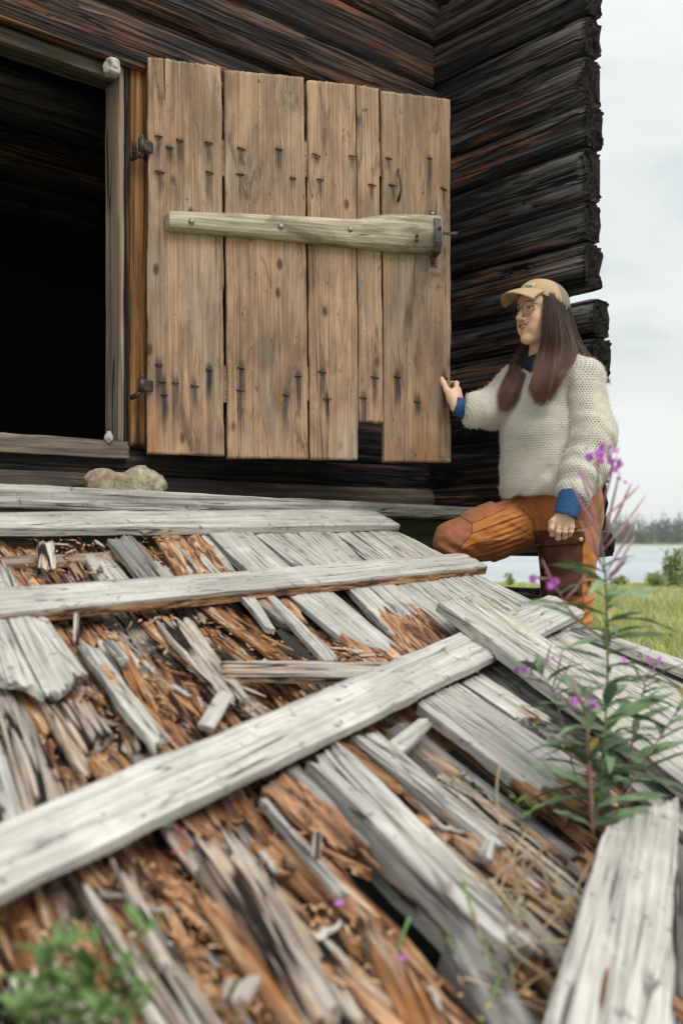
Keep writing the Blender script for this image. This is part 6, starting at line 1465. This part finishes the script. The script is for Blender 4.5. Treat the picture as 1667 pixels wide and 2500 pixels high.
LANCE = [leaf_mesh('leaf', 0.22, 0.25, 0.35, mat=M_LEAF), leaf_mesh('leaf', 0.19, 0.5, 0.3, mat=M_LEAF), leaf_mesh('leaf', 0.25, 0.05, 0.3, mat=M_LEAF), leaf_mesh('leaf', 0.16, 0.35, 0.3, mat=M_YEL)]
OVAL = [leaf_mesh('leaf', 0.28, 0.2, 0.25, mat=M_LEAF2), leaf_mesh('leaf', 0.25, 0.4, 0.25, mat=M_LEAF2), leaf_mesh('leaf', 0.32, -0.1, 0.2, mat=M_LEAF2)]
def petal_mesh():
    v = [(0, 0, 0), (0.45, -0.26, 0.06), (0.85, -0.36, 0.12), (1, 0, 0.10), (0.85, 0.36, 0.12), (0.45, 0.26, 0.06), (0.55, 0, 0.0)]
    f = [[0, 1, 6], [1, 2, 6], [2, 3, 6], [3, 4, 6], [4, 5, 6], [5, 0, 6]]; m = len(v); v += [(x, y, z-0.02) for x, y, z in v]; f += [[q+m for q in x][::-1] for x in f]
    me = mesh_np('petal', np.array(v), f, True); me.materials.append(M_PETAL); return me
PETAL = petal_mesh()
def place(name, me, parent, p, d, L, roll=0.0, up=None):
    X = Vector(d).normalized(); u = Vector(up or (0, 0, 1)); 
    if abs(X.dot(u)) > 0.95: u = Vector((0, 1, 0))
    Y = u.cross(X).normalized(); Z = X.cross(Y); M = Matrix(((X.x, Y.x, Z.x, p.x), (X.y, Y.y, Z.y, p.y), (X.z, Y.z, Z.z, p.z), (0, 0, 0, 1))) @ Matrix.Rotation(roll, 4, 'X') @ Matrix.Diagonal((L, L, L, 1))
    o = bpy.data.objects.new(name, me); COL.objects.link(o)
    if parent: o.parent = parent; o.matrix_local = world_of(parent).inverted() @ M
    else: o.matrix_local = M
    return o
def pline(pts, t):
    n = len(pts)-1; j = min(n-1e-6, max(0, t*n)); i = int(j); u = j-i; g = lambda k: pts[max(0, min(n, k))]
    a, b, c, d = g(i-1), g(i), g(i+1), g(i+2); return 0.5*((2*b)+(-a+c)*u+(2*a-5*b+4*c-d)*u*u+(-a+3*b-3*c+d)*u*u*u)
def flower(parent, p, sz, r, face=None):
    n = Vector(face or (r.gauss(0, .6), -1, r.gauss(0, .5))).normalized(); a = n.orthogonal().normalized(); b = n.cross(a)
    ph = r.uniform(0, 1.5); first = None
    fl = None
    for k in range(4):
        t = ph+k*math.pi/2+r.uniform(-.2, .2); d = a*math.cos(t)+b*math.sin(t)+n*0.25
        o = place('flower' if k == 0 else 'petal', PETAL, parent if k == 0 else None, p, d, sz, 0, n)
        if k == 0: fl = o
        else:
            M = o.matrix_local.copy(); o.parent = fl; o.matrix_local = world_of(fl).inverted() @ M
def fireweed(label, stem, seed, leaves, pods, flowers, sr=0.0032, group='fireweed plants at the lower right', stemmat=None):
    """stem: [(px,py,depth)]; leaves: list (t, side angle, length px, variant)"""
    r = random.Random(seed); pts = [P(*q) for q in stem]; root = empty('fireweed', tuple(pts[0]), label, 'wildflower', group)
    s = Soup(); n = 34; s.tube([pline(pts, i/n) for i in range(n+1)], [sr*(1-0.6*i/n) for i in range(n+1)], 7); link('stem', s.mesh('stem', True), stemmat or M_STEM, root)
    for (t, ang, lp, var, rise) in leaves:
        p = pline(pts, t); L = lp/F*stem[0][2]; d = Vector((math.cos(ang), math.sin(ang)*0.75, rise)); place('leaf', LANCE[var], root, p, d, L*1.12, r.uniform(-.5, .5))
    for (x0, y0, x1, y1, dz) in pods:
        dep = stem[-1][2]; a, b = P(x0, y0, dep), P(x1, y1, dep+dz); m = a.lerp(b, .5)+Vector((0, 0, -0.004)); s = Soup(); s.tube([a, a.lerp(m, .6), m, b.lerp(m, .4), b], [0.0011, 0.0021, 0.0026, 0.0022, 0.0009], 6); link('seed_pod', s.mesh('seed_pod', True), M_POD, root)
    for (x, y, sz) in flowers + [(x+r.uniform(-9, 9), y+r.uniform(-8, 8), sz*0.8) for (x, y, sz) in flowers if sz > 12]: flower(root, P(x, y, stem[-1][2]+r.uniform(-.02, .02)), 1.3*sz/F*stem[-1][2], r)
    return root
rl = random.Random(3)
def autoleaves(t0, t1, n, l0, l1, bias=None):
    out = []; a = rl.uniform(0, 6)
    for i in range(n):
        t = t0+(t1-t0)*i/max(1, n-1); a += 2.4+rl.uniform(-.4, .4); out.append((t, a, (l0+(l1-l0)*i/max(1, n-1))*rl.uniform(0.75, 1.2), 3 if rl.random() < 0.07 else rl.randrange(3), rl.uniform(0.05, 0.75)))
    return out
A_st = [(1446,2040,1.86), (1462,1930,1.88), (1474,1800,1.90), (1482,1650,1.90), (1480,1520,1.90), (1476,1400,1.88), (1464,1280,1.87), (1458,1180,1.86), (1462,1110,1.86)]
A_lv = autoleaves(0.03, 0.64, 46, 150, 92)
A_lv += [(0.60, math.pi*0.98, 130, 0, 0.55), (0.50, 0.1, 150, 1, 0.25), (0.56, -0.3, 120, 0, 0.35), (0.46, 0.0, 150, 2, 0.1), (0.36, 0.15, 160, 1, 0.3), (0.16, -0.1, 170, 1, 0.2), (0.28, 0.1, 170, 2, 0.45), (0.22, 3.3, 150, 1, 0.3), (0.10, 3.1, 170, 1, 0.15)]
fireweed('tallest fireweed with long pink seed pods and purple flowers in front of the knitted sweater', A_st, 1, A_lv,
         [(1476,1395,1415,1270,-.02),(1474,1370,1402,1190,.02),(1470,1330,1540,1180,.03),(1478,1400,1560,1250,.04),(1466,1310,1386,1165,.02),(1480,1420,1548,1310,.05),(1468,1330,1512,1150,-.02),(1462,1260,1500,1120,.02),(1466,1290,1412,1140,.02),(1476,1400,1440,1300,-.04),(1464,1270,1560,1185,.03),(1460,1220,1420,1150,.0),(1478,1420,1530,1360,-.03),(1472,1350,1440,1230,.02),(1460,1200,1505,1112,.0),(1461,1180,1455,1100,.0),(1470,1345,1575,1210,.05)],
         [(1462,1100,22),(1474,1092,20),(1482,1106,18),(1468,1112,17),(1448,1105,19),(1440,1112,13),(1508,1134,17),(1503,1120,20),(1514,1128,16),(1418,1150,12),(1453,1140,9),(1516,1164,13),(1507,1108,14),(1436,1090,11)], 0.0032, stemmat=M_GSTEM)
fireweed('fireweed with a thick pink stem ending in two purple flowers left of the tallest one', [(1446,2030,1.80), (1440,1900,1.80), (1434,1800,1.80), (1424,1730,1.80), (1408,1690,1.80)], 2, autoleaves(0.1, 0.92, 18, 140, 90),
         [(1424,1735,1398,1672,0),(1420,1720,1442,1668,.02),(1412,1700,1392,1650,0),(1428,1750,1372,1700,.01)], [(1408,1702,20),(1440,1712,20),(1450,1716,14),(1432,1720,14),(1400,1698,13)], 0.0040)
fireweed('thin fireweed leaning left with pale pink buds over the lichened board', [(1440,1990,1.98), (1400,1880,2.0), (1375,1780,2.02), (1345,1680,2.04), (1300,1630,2.05), (1268,1622,2.05)], 3, autoleaves(0.25, 0.8, 12, 110, 70),
         [(1345,1690,1372,1590,0),(1350,1690,1400,1600,.02),(1320,1650,1345,1570,0),(1360,1740,1420,1650,.03)], [(1266,1626,17),(1284,1618,15),(1296,1622,14),(1350,1600,11),(1354,1662,11),(1300,1640,9)], 0.0020)
fireweed('fireweed side shoot with purple blossoms against the dark trouser pocket', [(1474,1560,1.93), (1430,1530,1.90), (1390,1490,1.88), (1360,1440,1.87), (1330,1395,1.86)], 4, [(0.3, 2.9, 120, 0, 0.6), (0.5, 3.4, 110, 1, 0.5), (0.7, 0.3, 100, 0, 0.5)],
         [(1372,1462,1322,1365,0),(1376,1466,1432,1400,.02),(1345,1412,1300,1405,0)], [(1310,1408,17),(1346,1414,21),(1356,1406,16),(1334,1418,12)], 0.0026)
fireweed('fireweed at the right edge with small flowers over the grey edge board', [(1500,2010,1.95), (1530,1880,1.97), (1552,1760,2.0), (1570,1680,2.02), (1590,1610,2.04)], 5, autoleaves(0.1, 0.85, 20, 130, 80),
         [(1575,1660,1612,1600,0),(1572,1670,1540,1610,.02)], [(1518,1600,12),(1580,1598,13),(1608,1610,16),(1560,1596,8)], 0.0022)
fireweed('leafy reddish shoot reaching right across the white boards', [(1500,1990,1.84), (1560,1880,1.86), (1610,1800,1.88), (1650,1740,1.9), (1690,1700,1.92)], 6, autoleaves(0.1, 0.98, 20, 120, 80), [], [], 0.0022)
# low weed at the lower left
def weed(label, stems, seed, n, l0, meshes, name='weed_plant', cat='weed', group=None, sr=0.0016, mat=None, spread=1.0):
    r = random.Random(seed); root = empty(name, tuple(P(*stems[0][0])), label, cat, group)
    for st in stems:
        pts = [P(*q) for q in st]; s = Soup(); s.tube([pline(pts, i/12) for i in range(13)], [sr*(1-0.5*i/12) for i in range(13)], 6); link('stem', s.mesh('stem', True), mat or M_GSTEM, root); a = r.uniform(0, 6)
        for i in range(n):
            t = 0.2+0.8*i/max(1, n-1); a += 2.4+r.uniform(-.5, .5); L = l0/F*st[0][2]*r.uniform(0.7, 1.25)*(1 if t < 0.9 else 0.75)
            place('leaf', meshes[r.randrange(len(meshes))], root, pline(pts, t), (math.cos(a)*spread, math.sin(a)*0.8, r.uniform(0.0, 0.8)), L, r.uniform(-.6, .6))
    return root
weed('low bright green leafy weed at the bottom left corner', [[(150,2560,1.06),(140,2420,1.06),(130,2330,1.07)], [(230,2580,1.04),(235,2440,1.05),(230,2300,1.07)], [(190,2600,1.02),(200,2480,1.02),(190,2390,1.03)], [(300,2600,1.06),(310,2480,1.07),(330,2350,1.08)], [(120,2600,1.02),(90,2500,1.03),(70,2440,1.04)], [(260,2600,1.05),(280,2420,1.06),(350,2260,1.09)], [(100,2560,1.05),(110,2400,1.07),(150,2270,1.09)]], 5, 15, 104, OVAL)
weed('tiny green seedling beside the round grey beam', [[(1268,1985,1.78),(1262,1962,1.78),(1255,1945,1.78)], [(1290,2000,1.78),(1296,1980,1.78),(1300,1966,1.78)]], 6, 5, 36, OVAL, 'seedling', 'seedling', None, 0.0010)
weed('sparse green sprig growing along the upper part of the round grey beam', [[(1150,1960,1.86),(1135,1920,1.86),(1110,1888,1.86)], [(1120,1950,1.88),(1100,1900,1.9)]], 7, 6, 46, LANCE[:3], 'seedling', 'seedling', None, 0.0010)
weed('small red stemmed sprout with one green leaf under the long diagonal board', [[(455,2085,1.38),(440,2040,1.38),(428,2015,1.38)]], 8, 3, 55, [leaf_mesh('leaf', 0.2, 0.2, 0.3, mat=leafmat('red_leaf', (0.45, 0.08, 0.10), (0.55, 0.18, 0.18))), OVAL[0]], 'seedling', 'seedling', None, 0.0018, plain('red_stem', (0.45, 0.10, 0.14), 0.6))
# dry grass stalks
def stalks(label, lines, seed, name='dry_grass', cat='dry grass', mat=None, r0=0.0022):
    r = random.Random(seed); root = empty(name, tuple(P(*lines[0][0])), label, cat)
    for ln in lines:
        pts = [P(*q) for q in ln]; v = []; n = 26; f = []
        w = r0*r.uniform(0.7, 1.3)
        s = Soup(); s.tube([pline(pts, i/n) for i in range(n+1)], [w*(1-0.55*i/n) for i in range(n+1)], 6); link('stalk', s.mesh('stalk', True), mat or M_STRAW, root)
    return root
D_ = 1.52
dl = [[(1224,1850,1.72),(1212,1920,1.68),(1222,2020,1.62),(1250,2110,1.58),(1272,2210,1.52)], [(1286,2024,1.62),(1262,2070,1.6),(1225,2160,1.56),(1180,2270,1.5),(1154,2360,1.46)], [(1286,2024,1.62),(1318,2050,1.6),(1350,2110,1.6),(1384,2190,1.58)],
      [(1262,2230,1.5),(1300,2305,1.46),(1370,2340,1.45),(1500,2318,1.44),(1560,2300,1.44)], [(1190,2500,1.36),(1260,2430,1.38),(1320,2380,1.42),(1400,2350,1.44)], [(1260,2120,1.56),(1300,2180,1.55),(1350,2210,1.54),(1410,2180,1.56)], [(1405,2180,1.55),(1350,2240,1.52),(1290,2310,1.48),(1230,2420,1.42)],
      [(1270,2430,1.4),(1340,2450,1.4),(1460,2460,1.4),(1560,2490,1.4)], [(1240,2080,1.58),(1262,2180,1.55),(1258,2300,1.5),(1200,2480,1.4)], [(1290,2060,1.6),(1270,2160,1.56),(1300,2290,1.5),(1310,2360,1.46)], [(1150,2430,1.4),(1180,2330,1.44),(1200,2290,1.46)], [(1330,2190,1.54),(1420,2230,1.52),(1470,2270,1.5),(1520,2260,1.5)]]
rs = random.Random(8)
for k in range(16):
    x, y = rs.uniform(1180, 1400), rs.uniform(2120, 2440); d = 1.58-(y-2100)*0.0006; a = rs.uniform(0, 3.14); l = rs.uniform(50, 130)
    dl.append([(x-l*math.cos(a), y-l*math.sin(a), d), (x+rs.uniform(-25, 25), y+rs.uniform(-25, 25), d-0.01), (x+l*math.cos(a), y+l*math.sin(a), d-0.01)])
stalks('tangle of bent dry tan grass stalks by the broad board at the lower right', dl, 4, r0=0.0023)
stalks('few green grass blades rising at the bottom between the thick beam and the dry stalks', [[(1140,2560,1.3),(1190,2460,1.34),(1222,2380,1.38)], [(1130,2150,1.5),(1160,2250,1.46),(1215,2380,1.4)], [(1090,2290,1.44),(1130,2360,1.42),(1190,2420,1.38)], [(1240,2560,1.32),(1225,2460,1.36),(1210,2400,1.38)], [(1000,2240,1.46),(960,2340,1.4),(930,2420,1.36)]], 5, 'green_grass', 'grass', M_LEAF2, 0.0028)
for (x, y, lab) in ((1188, 2155, 'fallen purple petal on the thick grey beam near the dry stalks'), (968, 2343, 'fallen purple petal on brown rot at the bottom middle'), (815, 2208, 'fallen purple petal below the cream splintered plank')):
    o = place('petal', PETAL, None, Dk(x, y, 0.035), (1, 0.3, 0.1), 0.014, 0.4); tag(o, lab, 'petal')
# moss tuft under the second batten
s_ = Soup(); rm = random.Random(2)
for k in range(420):
    p = Dk(rm.uniform(985, 1045), rm.uniform(1404, 1418), 0.004); d = Vector((rm.gauss(0, .5), rm.gauss(-.4, .4), 1)).normalized()*rm.uniform(.006, .018); s_.add([p, p+Vector((0.0012, 0, 0)), p+d], [[0, 1, 2]])
tag(link('moss_tuft', s_.mesh('moss_tuft'), plain('pale_green_moss', (0.34, 0.38, 0.17), 0.9)), 'pale green moss tuft under the front edge of the second batten', 'moss', kind='stuff')
